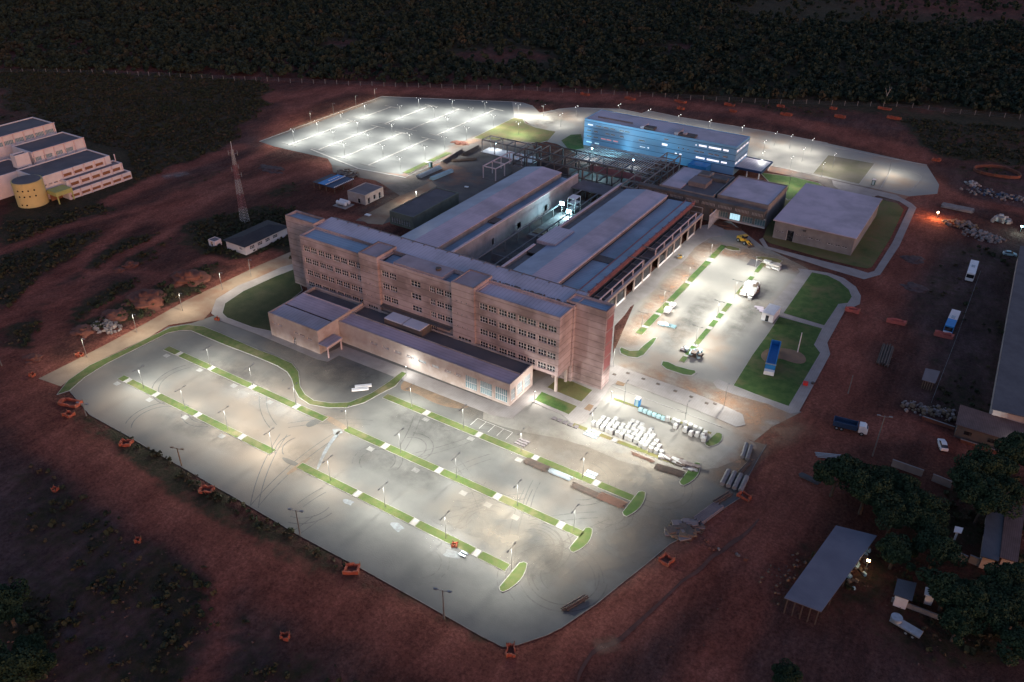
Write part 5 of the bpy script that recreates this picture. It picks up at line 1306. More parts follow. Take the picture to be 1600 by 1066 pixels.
for lb, px, w in (('long pinkish barrier closest to the lawn path', (1331, 487), 5.0), ('long pinkish barrier in the middle of the red yard', (1400, 505), 6.6), ('long pinkish barrier in front of the half-blue coach', (1474, 526), 6.2)):
    barrier(lb, px, w, 1.6, .12, M_pink, 1.3)
farb = [((914, 148), 6, 2.2), ((984, 156), 7.5, 2.5), ((1063, 159), 7.5, 2.5), ((1064, 171), 4, 2.5), ((1140, 163), 7, 2.2), ((1145, 175), 4, 2), ((1220, 167), 4.4, 2.4), ((1228, 179), 7, 3), ((1302, 171), 4, 2.4), ((1312, 184), 6.5, 3.2),
        ((1381, 173), 8, 2.6), ((1396, 187), 8, 2.8), ((1463, 251), 4.5, 2.6)]
for i, (p, w, d) in enumerate(farb): barrier('far red barrier ring, %s counted from the junction road along the earth strip' % ORD[i], p, w, d, -.1, M_orange, 1.1)
# big ring far right
rp = cr(1200, 120, 3.5525, (1130, 515), (1160, 502), (1260, 500), (1340, 520), (1405, 550), (1400, 568), (1330, 566), (1230, 552), (1160, 535))
t = thing('safety_barrier', 'very large low pinkish ring fence round a dark pit near the scrap heaps', 'barrier', (*G(1556, 270), 0), 0, 'barriers round excavations')
q = smooth_poly(GP(rp), 1); qi = offset(q, -.5)
mb = MB(M_dirt); n = len(q)
if area(q) < 0: q = q[::-1]
V = [(*p, 0) for p in q]+[(*p, 1.2) for p in q]+[(*p, 1.1) for p in qi]+[(*p, 0) for p in qi]
mb.add(V, [f for i in range(n) for j in [(i+1) % n] for f in ((i, j, n+j, n+i), (n+i, n+j, 2*n+j, 2*n+i), (2*n+i, 2*n+j, 3*n+j, 3*n+i))]); mb.build('net', t)
for i in range(0, n, 2): MB(M_wood).tube((*q[i], 0), (*q[i], 1.5), .07, n=5).build('post', t)

# ------------------------------------------------------------------ stored goods
def pallet_proto(m, nm='wrapped_pallet', s=(1.0, 1.02, 1.15)):
    t = thing(nm, 'x', 'pallet load')
    mb = MB(M_wood)
    for x in (-.42, 0, .42): mb.box(x-.05, -.5, 0, x+.05, .5, .1)
    for y in (-.45, -.15, .15, .45): mb.box(-.5, y-.06, .1, .5, y+.06, .13)
    mb.build('pallet', t)
    mb = MB(m); mb.obox((0, 0, .135+s[2]/2), s, top=.94); mb.obox((.06, -.04, .135+s[2]+.03), (s[0]*.7, s[1]*.75, .06), .1, top=.8); mb.build('load', t)
    return Proto(t)
PP = pallet_proto(M_wrap); PB = pallet_proto(M_wrapb, s=(.95, .9, .8))
M_wrap = M_wrap
colsP = [(160, 750, 1), (200, 762, 3), (240, 785, 3), (285, 805, 4), (327, 822, 3), (378, 838, 3), (415, 858, 5), (462, 873, 5), (503, 892, 5), (545, 908, 4), (592, 940, 5), (637, 962, 4), (686, 985, 3), (740, 1002, 2), (792, 1018, 1)]
for ci, (a, b, n) in enumerate(colsP):
    x, y = G(900+a/5.923, 540+b/5.923)
    for k in range(n):
        rz = random.uniform(-.12, .12)
        PP.put((x+random.uniform(-.12, .12), y+.2+k*1.5+random.uniform(-.1, .1), .046), rz, 'white-wrapped block pallet, {} from the dry strip in the {} column from the building'.format(ORD[k], ORD[ci]), 'white-wrapped pallets packed beside the dry strip')
for i in range(6):
    x, y = G(900+(595+i*42)/5.923, 540+(610+i*16)/5.923); PB.put((x, y, .046), .1*random.random(), 'pale blue-green wrapped crate, {} from the portable toilet'.format(ORD[i]), 'pale blue crates in line behind the pallets')
for i, (a, b) in enumerate(((1005, 745), (1055, 768), (1100, 788), (1145, 805), (1010, 800), (1062, 835), (1118, 845), (1168, 862), (1190, 835), (920, 770), (905, 720), (845, 700), (940, 735), (1180, 890))):
    x, y = G(900+a/5.923, 540+b/5.923); PP.put((x, y, .046), random.uniform(-.2, .2), 'big white sack on a pallet, {} of the loose group by the small green island'.format(ORD[i]), 'white sacks near the small green island')
def bars_stack(nm, label, a, b, width, n, m=M_steel, h=.35, cat='steel bundle', r=.09, lay=2, z=.05, smp=False):
    A, B = Vector(G(*a)), Vector(G(*b)); d = (B-A); L_ = d.length; d.normalize(); nn = Vector((-d.y, d.x)); c = (A+B)/2
    t = thing(nm, label, cat, (c.x, c.y, z))
    mb = MB(m); rr = random.Random(int(a[0]))
    for l in range(lay):
        for i in range(n-l):
            off = -width/2+width*(i+.5+l*.5)/n; s = rr.uniform(-.4, .4)
            p = c+nn*off+d*s
            mb.tube((p.x-d.x*L_/2, p.y-d.y*L_/2, z+r+.12+l*r*1.8), (p.x+d.x*L_/2, p.y+d.y*L_/2, z+r+.12+l*r*1.8), r, n=6)
    mb.build('bar', t)
    mb = MB(M_wood)
    for f in (-.35, 0, .35):
        p = c+d*L_*f; mb.obox((p.x, p.y, z+.06), (.12, width+.3, .12), math.atan2(d.y, d.x))
    mb.build('bearer', t)
    return t
C3 = lambda x, y: (800+x/3.5525, 540+y/3.5525)
bars_stack('steel_bundle', 'dark steel sheets and bars laid beside the third green strip nearest the building', C3(75, 640), C3(195, 690), 2.2, 9, r=.08)
bars_stack('steel_bundle', 'bright steel profiles laid beside the third green strip', C3(212, 697), C3(325, 745), 1.6, 7, M_stl)
bars_stack('steel_bundle', 'long dark rebar bundle between the bright profiles and the island', C3(335, 775), C3(478, 838), 1.8, 7)
bars_stack('steel_bundle', 'rust-brown rebar bundle ending near the third green island', C3(485, 835), C3(622, 892), 2.4, 8, mat('rust_steel', (.19, .10, .07), (.14, .08, .06), 1, .8))
bars_stack('steel_bundle', 'thin pair of brown steel bars in front of the white pallets', C3(665, 600), C3(785, 650), 1.0, 3, MAT['rust_steel'])
bars_stack('steel_bundle', 'dark rebar bundle beside the fourth green island', C3(800, 675), C3(950, 720), 2.2, 7)
bars_stack('steel_bundle', 'pair of dark steel beams lying near the lower kerb of the lot', cr(800, 750, 3.3725, (270, 690))[0], cr(800, 750, 3.3725, (385, 622))[0], 1.3, 3, r=.16)
bars_stack('steel_bundle', 'bars and beams lying in the dirt next to the big trees', cr(1200, 700, 2.9125, (215, 35))[0], cr(1200, 700, 2.9125, (360, 50))[0], 2.0, 4, M_stl, r=.12)
bars_stack('steel_bundle', 'short bundle of pale beams at the edge of the big tree crowns', cr(1200, 700, 2.9125, (145, 125))[0], cr(1200, 700, 2.9125, (230, 165))[0], 1.6, 4, M_fibre, r=.15)
bars_stack('steel_bundle', 'dark beam rack in the red yard between barrier and kiosk', (1378, 572), (1388, 542), 3.4, 5, r=.2)
bars_stack('sheet_stack', 'pale stacked roofing sheets on the lower verge of the lot', cr(800, 750, 3.3725, (975, 225))[0], cr(800, 750, 3.3725, (1090, 140))[0], 2.6, 8, M_slab, r=.17, cat='sheet stack')
bars_stack('concrete_pipes', 'two long dark concrete pipes lying side by side at the lot edge', cr(1100, 640, 6.664, (420, 525))[0], cr(1100, 640, 6.664, (465, 385))[0], 2.2, 2, M_pipe, r=.5, lay=1, cat='pipe')
bars_stack('concrete_pipes', 'row of four concrete pipes behind the orange barrier at the lot edge', cr(1100, 640, 6.664, (280, 830))[0], cr(1100, 640, 6.664, (350, 685))[0], 5.4, 4, M_pipe, r=.55, lay=1, cat='pipe')
bars_stack('pipe_stack', 'dark steel pipes laid in the gutter between the two concrete pipe groups', cr(1100, 640, 6.664, (360, 680))[0], cr(1100, 640, 6.664, (470, 560))[0], 1.0, 3, r=.18, cat='pipe')
bars_stack('pipe_stack', 'dark steel pipes laid in the gutter below the four concrete pipes', cr(1100, 640, 6.664, (110, 980))[0], cr(1100, 640, 6.664, (270, 880))[0], 1.4, 3, r=.2, cat='pipe')
for i, (a, b, n, mm, lb) in enumerate((((900, 565), (1020, 510), 7, M_stl, 'bright steel profile stack in the works yard nearest the far lot strip'), ((975, 575), (1085, 530), 8, M_wrapb, 'pale green board stack in the works yard'), ((1040, 480), (1145, 415), 4, M_dark, 'dark crate row under white sheets in the works yard'),
                                ((1150, 440), (1235, 395), 4, M_steel, 'long dark beam stack near the bright frame floor'), ((1085, 470), (1220, 460), 9, M_wood, 'timber lattice laid flat in the works yard'))):
    bars_stack('material_stack', lb, cr(*F_, a)[0], cr(*F_, b)[0], 2.4, n, mm, r=.16, lay=4 if i < 4 else 1, cat='material stack')
bars_stack('pipe_stack', 'long row of grey pipes lying side by side beside the orange working lamp', (1472, 322), (1520, 332), 4.5, 14, M_pipe, r=.2, lay=2, cat='pipe')
# panels
def panels(label, px, n, sz, rz, m=M_white, step=(0, 1.6), h=.25, z=.05, nm='panel_stack'):
    x, y = G(*px); t = thing(nm, label, 'panel stack', (x, y, z))
    for i in range(n):
        mb = MB(m); mb.obox((x+step[0]*i, y+step[1]*i, z+.1+h/2), (sz[0], sz[1], h), rz); mb.build('panel', t)
    mb = MB(M_wood)
    for i in range(n): mb.obox((x+step[0]*i, y+step[1]*i, z+.05), (sz[0]*.9, .15, .1), rz)
    mb.build('bearer', t)
panels('two long white panels lying on the forecourt inside the curved strip', (563, 610), 2, (4.2, .9), .75, step=(-.3, 1.5), h=.4)
panels('white frames stacked by the third strip near the bay markings', (812, 696), 3, (2.8, .5), 0, M_slab, step=(.1, .9))
panels('pale grey frames lying beside the pavement planting beds', (922, 682), 3, (3.4, .7), 0, M_stl, step=(0, 1.0), h=.12)
panels('low line of pale brick frames along the pavement edge', (866, 655), 5, (1.0, 1.1), 0, M_slab, step=(1.5, 0), h=.2)
panels('pale frame pair lying beside the third strip', (921, 745), 2, (2.6, .9), 0, M_stl, step=(0, 1.2), h=.1)
panels('small silver racks beside the orange scrap on the outer strip', (722, 869), 2, (1.5, .5), 0, M_stl, step=(0, .8), h=.2)
panels('pair of glass sheets leaning flat on the east lot nearest the tower', (1034, 508), 3, (2.0, 1.4), 0, M_glassb, step=(1.5, .3), h=.35)
panels('white plates next to the long warehouse wall', (1592, 520), 2, (3, 2), 0, M_white)
panels('light sheets dropped on the dark yard by the mast house', (575, 337), 1, (2.2, 1.4), 0, M_white)
panels('white slab lying in the works yard beside the west pavilion', (729, 293), 1, (1.6, 1.0), .3, M_white)
# trailers, bundles on the east lot
def trailer(label, px, rz, bodym, sz=(2.0, 3.2, 1.6), nm='site_trailer'):
    x, y = G(*px); t = thing(nm, label, 'trailer', (x, y, .05), rz)
    mb = MB(bodym); mb.obox((0, 0, .5+sz[2]/2), sz, top=.98); mb.obox((0, 0, .5+sz[2]+.04), (sz[0]+.1, sz[1]+.1, .08)); 
    L0 = t.location.copy(); t.location = (0, 0, 0); mb.build('body', t)
    for a in (-1, 1): MB(M_rub).tube((a*sz[0]/2-.02*a, -.3, .35), (a*(sz[0]/2-.25), -.3, .35), .35, n=12).build('wheel', t)
    mb = MB(M_steel); mb.tube((-.5, -sz[1]/2, .45), (0, -sz[1]/2-1.2, .45), .05, n=5); mb.tube((.5, -sz[1]/2, .45), (0, -sz[1]/2-1.2, .45), .05, n=5); mb.build('drawbar', t)
    t.location = L0
trailer('small white trailer on the east lot nearest the grass segments', (1043, 489), 0, M_white, (1.7, 2.2, .9))
trailer('small white low trailer just in front of the other small trailer', (1050, 481), 0, M_white, (1.5, 2.0, .7))
x_, y_ = G(1203, 497)
t = thing('white_container', 'large white box container parked at the lawn edge of the east lot', 'container', (x_, y_, .05), -.02)
L0 = t.location.copy(); t.location = (0, 0, 0)
mb = MB(M_white); mb.obox((0, 0, 1.55), (3.4, 6.4, 2.6)); mb.build('body', t)
mb = MB(M_stl)
for i in range(8): mb.box(-1.73, -3+i*.85, .35, -1.702, -2.95+i*.85, 2.7); mb.box(1.702, -3+i*.85, .35, 1.73, -2.95+i*.85, 2.7)
mb.box(-1.7, -3.23, .3, 1.7, -3.202, .5); mb.build('rib', t)
MB(M_glass).box(-.5, -3.24, .4, .4, -3.205, 2.3).build('door', t)
for a in (-1, 1):
    for y in (-1.8, 1.8): MB(M_steel).box(a*1.4-.15, y-.2, 0, a*1.4+.15, y+.2, .26).build('support', t)
t.location = L0
panels('lilac and grey sheets on the ground beside the white container', (1193, 488), 3, (2.6, 1.0), .2, M_roofy, step=(-1.0, .9), h=.15)
def bundle(label, px, sz, rz, mats_, n, nm='material_stack', seed=1):
    x, y = G(*px); t = thing(nm, label, 'material stack', (x, y, .05))
    mb = MB(*mats_); rr = random.Random(seed)
    for i in range(n):
        l = i/n
        mb.obox((x+rr.uniform(-.4, .4)*sz[0], y+rr.uniform(-.4, .4)*sz[1], .1+l*sz[2]*.8+.15), (rr.uniform(.2, .5)*sz[0], rr.uniform(.25, .6)*sz[1], sz[2]*.28), rr.uniform(-.25, .25)+rz, m=rr.randrange(len(mats_)), top=rr.uniform(.75, 1))
    mb.build('load', t)
    mb = MB(M_wood)
    for k in range(5): mb.box(x-sz[0]/2, y-sz[1]/2+sz[1]*k/4.3, .05, x+sz[0]/2, y-sz[1]/2+sz[1]*k/4.3+.15, .2)
    mb.build('pallet', t)
bundle('tall heap of pale stacked timber and boards on the central strip of the east lot', (1170, 456), (4.2, 8.0, 2.4), 0, (M_wrap, M_wood, M_white, M_wrap), 60, seed=4)
bundle('three pale wrapped bundles at the far end of the east lot', (1205, 417), (5.6, 3.0, 1.6), 0, (M_wrap, M_pave, M_wrap), 22, seed=5)
bundle('brown sacks heaped beside the three pale bundles', (1213, 418), (2.4, 2.4, 1.2), 0, (M_wood, M_slab), 14, seed=6)
bundle('blue-grey tarpaulined goods beside the central strip near the hooked island', (1088, 555), (3.4, 3.2, 1.6), .3, (M_deepb, M_steel, M_wrapb), 22, seed=7)
bundle('small grey frames on the other side of the strip from the blue-grey goods', (1071, 547), (2.2, 2.6, .9), .3, (M_stl, M_slab), 12, seed=8)
bundle('messy dark and pale material row in front of the fourth green island', (1058, 723), (8.5, 1.8, .8), 0, (M_rubble, M_wrap, M_steel), 34, seed=9)
bundle('scrap steel and pale offcuts at the lower edge of the lot', (1062, 833), (5.5, 3.5, 1.0), .6, (M_steel, M_steel, M_slab, M_wood), 40, seed=10)
bundle('grey mixed scrap between the offcuts and the sheet stack', (1082, 822), (5, 2.4, .8), .6, (M_slab, M_steel), 22, seed=11)
bundle('small dark tool heap on the pavement beside the colonnade', (1063, 403), (2.0, 2.6, .8), .2, (M_yell, M_steel, M_wrap), 12, seed=12)
panels('dark grey mat lying at the far end of the east lot', (1178, 412), 1, (3.4, 4.8), 0, M_roofd, h=.08)
# toilets and bins
def toilet(label, px, m, h=2.2):
    x, y = G(*px); t = thing('portable_toilet', label, 'portable toilet', (x, y, .05))
    MB(m).box(x-.6, y-.6, .05, x+.6, y+.6, h).build('cabin', t); MB(M_white).obox((x, y, h+.12), (1.3, 1.3, .22), top=.7).build('roof', t)
    MB(M_wrapb).box(x-.38, y-.64, .2, x+.38, y-.61, h-.15).build('door', t)
toilet('bright blue portable toilet with white roof beside the pale crates', (996, 634), M_bluep)
toilet('dark green portable toilet at the grass strip of the far lot', (673, 261), mat('green_plastic', (.02, .07, .055), None))
toilet('dark portable toilet beside the small kerbed court', (1364, 289), MAT['green_plastic'])
x_, y_ = G(1258, 602)
t = thing('red_bin', 'small red bin on the path at the edge of the lower lawn', 'bin', (x_, y_, .12)); MB(M_red).obox((x_, y_, .55), (1.1, .9, .8), .2, top=1.15).build('body', t); MB(M_steel).tube((x_+1.5, y_+1.6, .14), (x_+1.5, y_+1.6, .5), .45, n=12).build('lid', t)
x_, y_ = G(1090, 553)
# people-less site furniture: valve boxes and pit covers on the pavement
mc = MB(M_steel).box(-.45, -.35, 0, .45, .35, .1).build('drain_cover'); tagp(mc, 'dark drain cover', 'drain cover'); first = True
dots = [(981, 584, 'first'), (1005, 593, 'second'), (1028, 601, 'third'), (1055, 612, 'fourth'), (1080, 621, 'fifth'), (1104, 631, 'sixth'), (1117, 632, 'seventh'), (960, 586, None)]
for i, (px, py, od) in enumerate(dots):
    c_ = mc if first else mc.copy()
    if not first: COL.objects.link(c_)
    first = False
    c_.location = (*G(px, py), .15); c_['label'] = ('dark square drain cover, %s along the pavement leading from the tower' % od) if od else 'dark drain cover at the foot of the flat end tower'; c_['group'] = 'drain covers in the pavement'

# ------------------------------------------------------------------ vehicles
def wheels(t, xs, half, r, w=.28):
    for x in xs:
        for s in (-1, 1):
            wl = MB(M_rub).tube((x, s*half, r), (x, s*(half-w), r), r, n=16).build('wheel', t)
            MB(M_stl).tube((x, s*(half+.01), r), (x, s*(half-.05), r), r*.5, n=12).build('rim', wl)
def loft(mb, secs, m=0):
    """secs: (x, half width, z0, z1, top half width) along x"""
    V, Fs = [], []
    for x, w, z0, z1, tw in secs: V += [(x, -w, z0), (x, w, z0), (x, w, z0+(z1-z0)*.6), (x, tw, z1), (x, -tw, z1), (x, -w, z0+(z1-z0)*.6)]
    n = len(secs)
    for k in range(n-1):
        for i in range(6): j = (i+1) % 6; Fs.append((k*6+i, k*6+6+i, k*6+6+j, k*6+j)[::-1])
    Fs += [tuple(range(6))[::-1], tuple(range((n-1)*6, n*6))]
    mb.add(V, [f[::-1] for f in Fs], m)
def car(label, px, rz, m=M_white):
    t = thing('parked_car', label, 'car')
    mb = MB(m); loft(mb, [(-2.1, .75, .35, .75, .65), (-1.9, .85, .25, .95, .75), (-1.0, .87, .22, 1.0, .78), (1.0, .87, .22, .98, .78), (1.9, .83, .25, .82, .7), (2.12, .72, .35, .7, .6)]); mb.build('body', t)
    mb = MB(M_glass); loft(mb, [(-1.75, .72, .9, 1.0, .7), (-1.2, .74, .9, 1.42, .6), (.2, .74, .9, 1.45, .6), (.95, .72, .9, 1.0, .7)]); mb.build('window', t)
    mb = MB(m); mb.box(-1.15, -.58, 1.43, .2, .58, 1.48); mb.build('roof', t)
    wheels(t, (-1.3, 1.3), .88, .32, .2)
    for s in (-1, 1): MB(M_wrap).box(2.02, s*.6-.12, .5, 2.13, s*.6+.12, .64).build('headlight', t)
    t.location = (*G(*px), hgt(*G(*px))); t.rotation_euler = (0, 0, rz)
def coach(label, a, b, front_m, rear_m):
    A, B = Vector(G(*a, 2.5)), Vector(G(*b, 2.5)); d = B-A; L_ = min(d.length, 11); c = (A+B)/2
    t = thing('parked_coach', label, 'bus')
    h = 2.9
    mb = MB(front_m, rear_m); mb.box(.8, -1.2, .5, L_/2, 1.2, h); mb.box(-L_/2, -1.19, .5, .8, 1.19, h-.01, 1); mb.build('body', t)
    mb = MB(M_glass)
    for s in (-1, 1):
        for i in range(6): x = -L_/2+.5+i*(L_-1.6)/6; mb.box(x, s*1.205-.01, 1.5, x+(L_-1.6)/6-.2, s*1.205+.01, 2.3)
    mb.build('window', t)
    MB(M_glass).box(L_/2-.01, -1.05, 1.3, L_/2+.05, 1.05, 2.5).build('windscreen', t)
    MB(M_white).box(L_/2, -1.1, .5, L_/2+.5, 1.1, 1.1).build('bumper', t)
    MB(M_stl).box(-1.2, -.5, h, .3, .5, h+.15).build('roof_hatch', t)
    wheels(t, (-L_/2+2, L_/2-1.6), 1.22, .48)
    t.location = (c.x, c.y, 0); t.rotation_euler = (0, 0, math.atan2(d.y, d.x))
coach('white coach parked farthest up the dark yard near the fence', (1524, 406), (1516, 432), M_white, M_white)
coach('coach with pink-white rear and blue front half parked above the pink barrier', (1495, 484), (1482, 514), M_bluep, M_whitew)
car('small pale car parked alone below the ribbed-roof shed', (1472, 698), 1.9)
car('pale car half hidden beside the scrap heaps by the long warehouse', (1577, 399), .2, M_wrapb)
# dark tipper lorry with white cab
a, b = Vector(G(1306, 667)), Vector(G(1350, 678)); d = b-a
t = thing('tipper_lorry', 'dark lorry with a long ribbed body and white cab on the red earth yard', 'lorry')
mb = MB(M_deepb)
mb.box(-4.0, -1.2, 1.0, 1.4, -1.05, 2.3); mb.box(-4.0, 1.05, 1.0, 1.4, 1.2, 2.3); mb.box(-4.0, -1.05, 1.0, -3.85, 1.05, 2.3); mb.box(1.25, -1.05, 1.0, 1.4, 1.05, 2.5); mb.box(-3.85, -1.05, 1.0, 1.25, 1.05, 1.3)
for i in range(7): mb.box(-3.9+i*.85, -1.27, 1.0, -3.8+i*.85, -1.2, 2.3); mb.box(-3.9+i*.85, 1.2, 1.0, -3.8+i*.85, 1.27, 2.3)
mb.build('tipper_body', t)
MB(M_steel).box(-3.9, -.5, .6, 3.4, .5, .99).build('chassis', t)
mb = MB(M_white); loft(mb, [(1.7, 1.15, .7, 2.5, 1.0), (2.9, 1.15, .7, 2.6, 1.0), (3.5, 1.12, .7, 2.1, 1.0), (3.7, 1.1, .7, 1.6, 1.0)]); mb.build('cab', t)
MB(M_glass).box(3.3, -.9, 1.75, 3.56, .9, 2.25).build('windscreen', t)
wheels(t, (-3.0, -1.9, 2.6), 1.18, .5)
t.location = ((a.x+b.x)/2, (a.y+b.y)/2, 0); t.rotation_euler = (0, 0, math.atan2(d.y, d.x))
# wheel loader
gx_, gy_ = G(1163, 381)
t = thing('wheel_loader', 'yellow wheel loader working on the earth at the head of the east lot', 'loader')
mb = MB(M_yell); mb.box(-3.0, -1.0, .9, -.4, 1.0, 2.0); mb.box(-.3, -.5, .8, 1.4, .5, 1.5); mb.build('body', t)
mb = MB(M_glass, M_yell); mb.box(-.9, -.7, 2.0, .4, .7, 3.0); mb.box(-1.0, -.8, 3.0, .5, .8, 3.12, 1); mb.build('cab', t)
mb = MB(M_yell); mb.tube((1.0, -.5, 1.4), (2.9, -.5, .7), .14, n=6); mb.tube((1.0, .5, 1.4), (2.9, .5, .7), .14, n=6); mb.build('boom', t)
mb = MB(M_steel); mb.add([(2.7, -1.3, .9), (2.7, 1.3, .9), (2.7, 1.3, .15), (2.7, -1.3, .15), (3.7, -1.3, .1), (3.7, 1.3, .1), (2.8, -1.3, 1.0), (2.8, 1.3, 1.0)], [(0, 1, 2, 3), (3, 2, 5, 4), (0, 3, 4), (1, 5, 2), (0, 6, 7, 1)]); mb.build('bucket', t)
wheels(t, (-2.0, 1.0), 1.2, .75, .5)
t.location = (gx_, gy_, .05); t.rotation_euler = (0, 0, -.5)
# blue skip trailer on the lawn
a, b = Vector(G(1201, 585)), Vector(G(1211, 544)); d = b-a; L_ = d.length*.93
t = thing('blue_trough_trailer', 'long bright blue trough trailer standing on the lower lawn', 'trailer')
mb = MB(M_bluep, M_steel)
mb.box(-L_/2, -1.2, 1.0, L_/2, -1.05, 2.6); mb.box(-L_/2, 1.05, 1.0, L_/2, 1.2, 2.6); mb.box(-L_/2, -1.05, 1.0, L_/2, 1.05, 1.15); mb.box(-L_/2, -1.04, 1.16, -L_/2+.15, 1.04, 2.6); mb.box(L_/2-.15, -1.04, 1.16, L_/2, 1.04, 2.6)
for i in range(9): x = -L_/2+.3+i*(L_-.6)/8; mb.box(x, -1.3, 1.0, x+.12, -1.2, 2.6); mb.box(x, 1.2, 1.0, x+.12, 1.3, 2.6)
mb.build('trough', t)
MB(M_stl).box(-L_/2-.1, -1.4, 2.6, -L_/2+.3, 1.4, 2.75).build('tailgate', t)
MB(M_steel).box(-L_/2-.8, -.5, .6, L_/2, .5, .99).build('chassis', t)
MB(M_white).box(-L_/2-1.5, -1.3, .2, -L_/2-.3, 1.3, 1.3).build('counterweight', t)
wheels(t, (-L_/2+1, -L_/2+2.2), 1.2, .5)
t.location = ((a.x+b.x)/2, (a.y+b.y)/2, .16); t.rotation_euler = (0, 0, math.atan2(d.y, d.x))
sheet('bare_soil', cr(900, 300, 3.33, (950, 855), (1000, 810), (1130, 820), (1190, 850), (1200, 890), (1150, 900), (1040, 860), (1000, 900)), M_mudp, .172, sm=2)
# long white trailer below the trees
a, b = Vector(G(*cr(1200, 700, 2.9125, (555, 790))[0])), Vector(G(*cr(1200, 700, 2.9125, (690, 870))[0])); d = b-a; L_ = d.length
t = thing('flat_trailer', 'long pale flatbed trailer with a ring at its end below the trees', 'trailer')
MB(M_stl).box(-L_/2, -.9, .9, L_/2, .9, 1.2).build('bed', t); MB(M_stl).tube((-L_/2+.8, 0, 1.2), (-L_/2+.8, 0, 1.9), 1.0, n=16).build('drum', t); wheels(t, (L_/2-1, L_/2-2.2), 1.0, .45)
t.location = ((a.x+b.x)/2, (a.y+b.y)/2, 0); t.rotation_euler = (0, 0, math.atan2(d.y, d.x))
# ------------------------------------------------------------------ earth piles and rubble
M_darkm = mat('dark_mound', (.06, .035, .032), (.11, .07, .065), .8, .95, coord='World')
def pile(label, px, r, h, m=M_dirt, nm='earth_pile', seed=0, sx=1.3):
    x, y = G(*px); z0 = hgt(x, y); t = MB(m); n, k = 40, 12
    V = []
    for j in range(k+1):
        for i in range(n):
            a = 2*math.pi*i/n; f = 1-j/k
            nz = mnoise.noise(Vector((math.cos(a)*1.6*f+seed, math.sin(a)*1.6*f, j*.4)))
            n2 = mnoise.noise(Vector((math.cos(a)*5*f+seed, math.sin(a)*5*f, j*.9))); rr_ = r*f*(1+.5*nz+.25*n2); zz = h*(1-f**1.6)*(.8+.5*nz+.35*n2)
            V.append((x+math.cos(a)*rr_*sx, y+math.sin(a)*rr_, z0-.2+zz))
    Fs = [(j*n+i, j*n+(i+1) % n, (j+1)*n+(i+1) % n, (j+1)*n+i) for j in range(k) for i in range(n)]
    t.add(V, Fs); o = t.build(nm, None, True); tagp(o, label, 'earth pile'); return o
pile('rounded reddish earth pile between the access road lamps', (294, 436), 5.2, 3.0, seed=1)
pile('broad reddish earth pile lower down beside the access road', (228, 470), 5.6, 2.6, seed=2)
pile('low orange earth mound at the turn of the left hand tracks', (203, 413), 2.6, 1.4, M_dirt, seed=3)
pile('small orange earth mound next to the low orange one', (186, 421), 2.0, 1.0, M_dirt, seed=4)
pile('small reddish mound beside the grey rubble near the road', (130, 518), 3.4, 1.4, seed=5)
pile('low reddish mound closest to the access road start', (52, 560), 2.6, 1.0, seed=6)
pile('reddish mound halfway along the access road verge', (180, 495), 4.0, 1.6, seed=7)
pile('dark earth bank beside the far lot corner', (425, 264), 4.5, .8, M_darkm, seed=8, sx=1.6)
pile('loose earth tipped at the foot of the white kitchen building', (1130, 352), 4.4, .8, mat('dark_earth', (.07, .035, .025), (.12, .05, .03), .5, .95), seed=9, sx=2.0)
pile('orange earth heap on the far lot edge near the bright frame', (720, 224), 3.2, 1.0, seed=10, sx=1.6)
pile('grey-brown earth heap by the lawn edge at the hall corner', (1270, 370), 1.4, .5, seed=11)
pile('dark crusted mound in the yard beside the orange lamp', (1425, 405), 4.0, .6, M_darkm, seed=12)
pile('dark scrap mound in the middle of the yard', (1430, 450), 3.8, .7, M_darkm, seed=13)
def rubble(label, px, r, n, mats_, seed=0, s=(.4, 1.2), nm='rubble_heap'):
    x, y = G(*px); z0 = hgt(x, y); rr = random.Random(seed); mb = MB(*mats_)
    for i in range(n):
        a, q = rr.uniform(0, 6.28), rr.random()**.6; k = rr.uniform(*s)
        mb.obox((x+math.cos(a)*q*r[0], y+math.sin(a)*q*r[1], z0+(1-q)*r[2]+k*.3), (k, k*rr.uniform(.5, 1), k*rr.uniform(.4, .9)), rr.uniform(0, 3), rr.randrange(len(mats_)), rr.uniform(-.5, .5), rr.uniform(.6, 1))
    o = mb.build(nm); tagp(o, label, 'rubble heap'); return o
rubble('grey block rubble between the access road and the red mounds', (168, 512), (5, 3.2, .5), 70, (M_rubble, M_slab), 1)
rubble('brown blocky rubble heap nearest the orange working lamp', (1500, 352), (6, 4, .8), 110, (M_rubble, M_wood, M_slab), 2)
rubble('pale rounded rubble heap at the end of the brown one', (1535, 370), (7, 4.5, 1), 130, (M_rubble, M_grey), 3)
rubble('scattered bluish scrap along the fence by the big pit ring', (1560, 305), (14, 5, .5), 110, (M_rubble, M_deepb, M_grey), 4)
rubble('small pale scrap heap between the lone barrier and the pit ring', (1520, 288), (3, 2.4, .8), 40, (M_rubble, M_wrap), 5)
rubble('white and grey crates by the teal floodlight', (1562, 346), (3.5, 3, .8), 22, (M_wrap, M_grey), 6, (1, 2.2))
rubble('low scrap patch between the kiosk and the brick wall', (1435, 640), (4, 3, .4), 40, (M_rubble, M_wood), 7)
rubble('low scrap patch beside the ribbed-roof shed', (1475, 648), (4, 3, .4), 46, (M_rubble, M_wood), 8)
rubble('dark litter of scrap round the open workshop', (1225, 900), (4, 8, .1), 50, (M_steel, M_wood, M_darkm), 9, (.2, .6))
rubble('shelves and boxes along the lamp side of the open workshop', (1340, 885), (1.6, 7, .4), 34, (M_wrapb, M_wood, M_steel), 10, (.4, 1.0))
rubble('small stones and clods along the dried gully on the lower track', (1130, 860), (5, 2, .1), 14, (M_dirt, M_rubble), 11, (.3, .7))
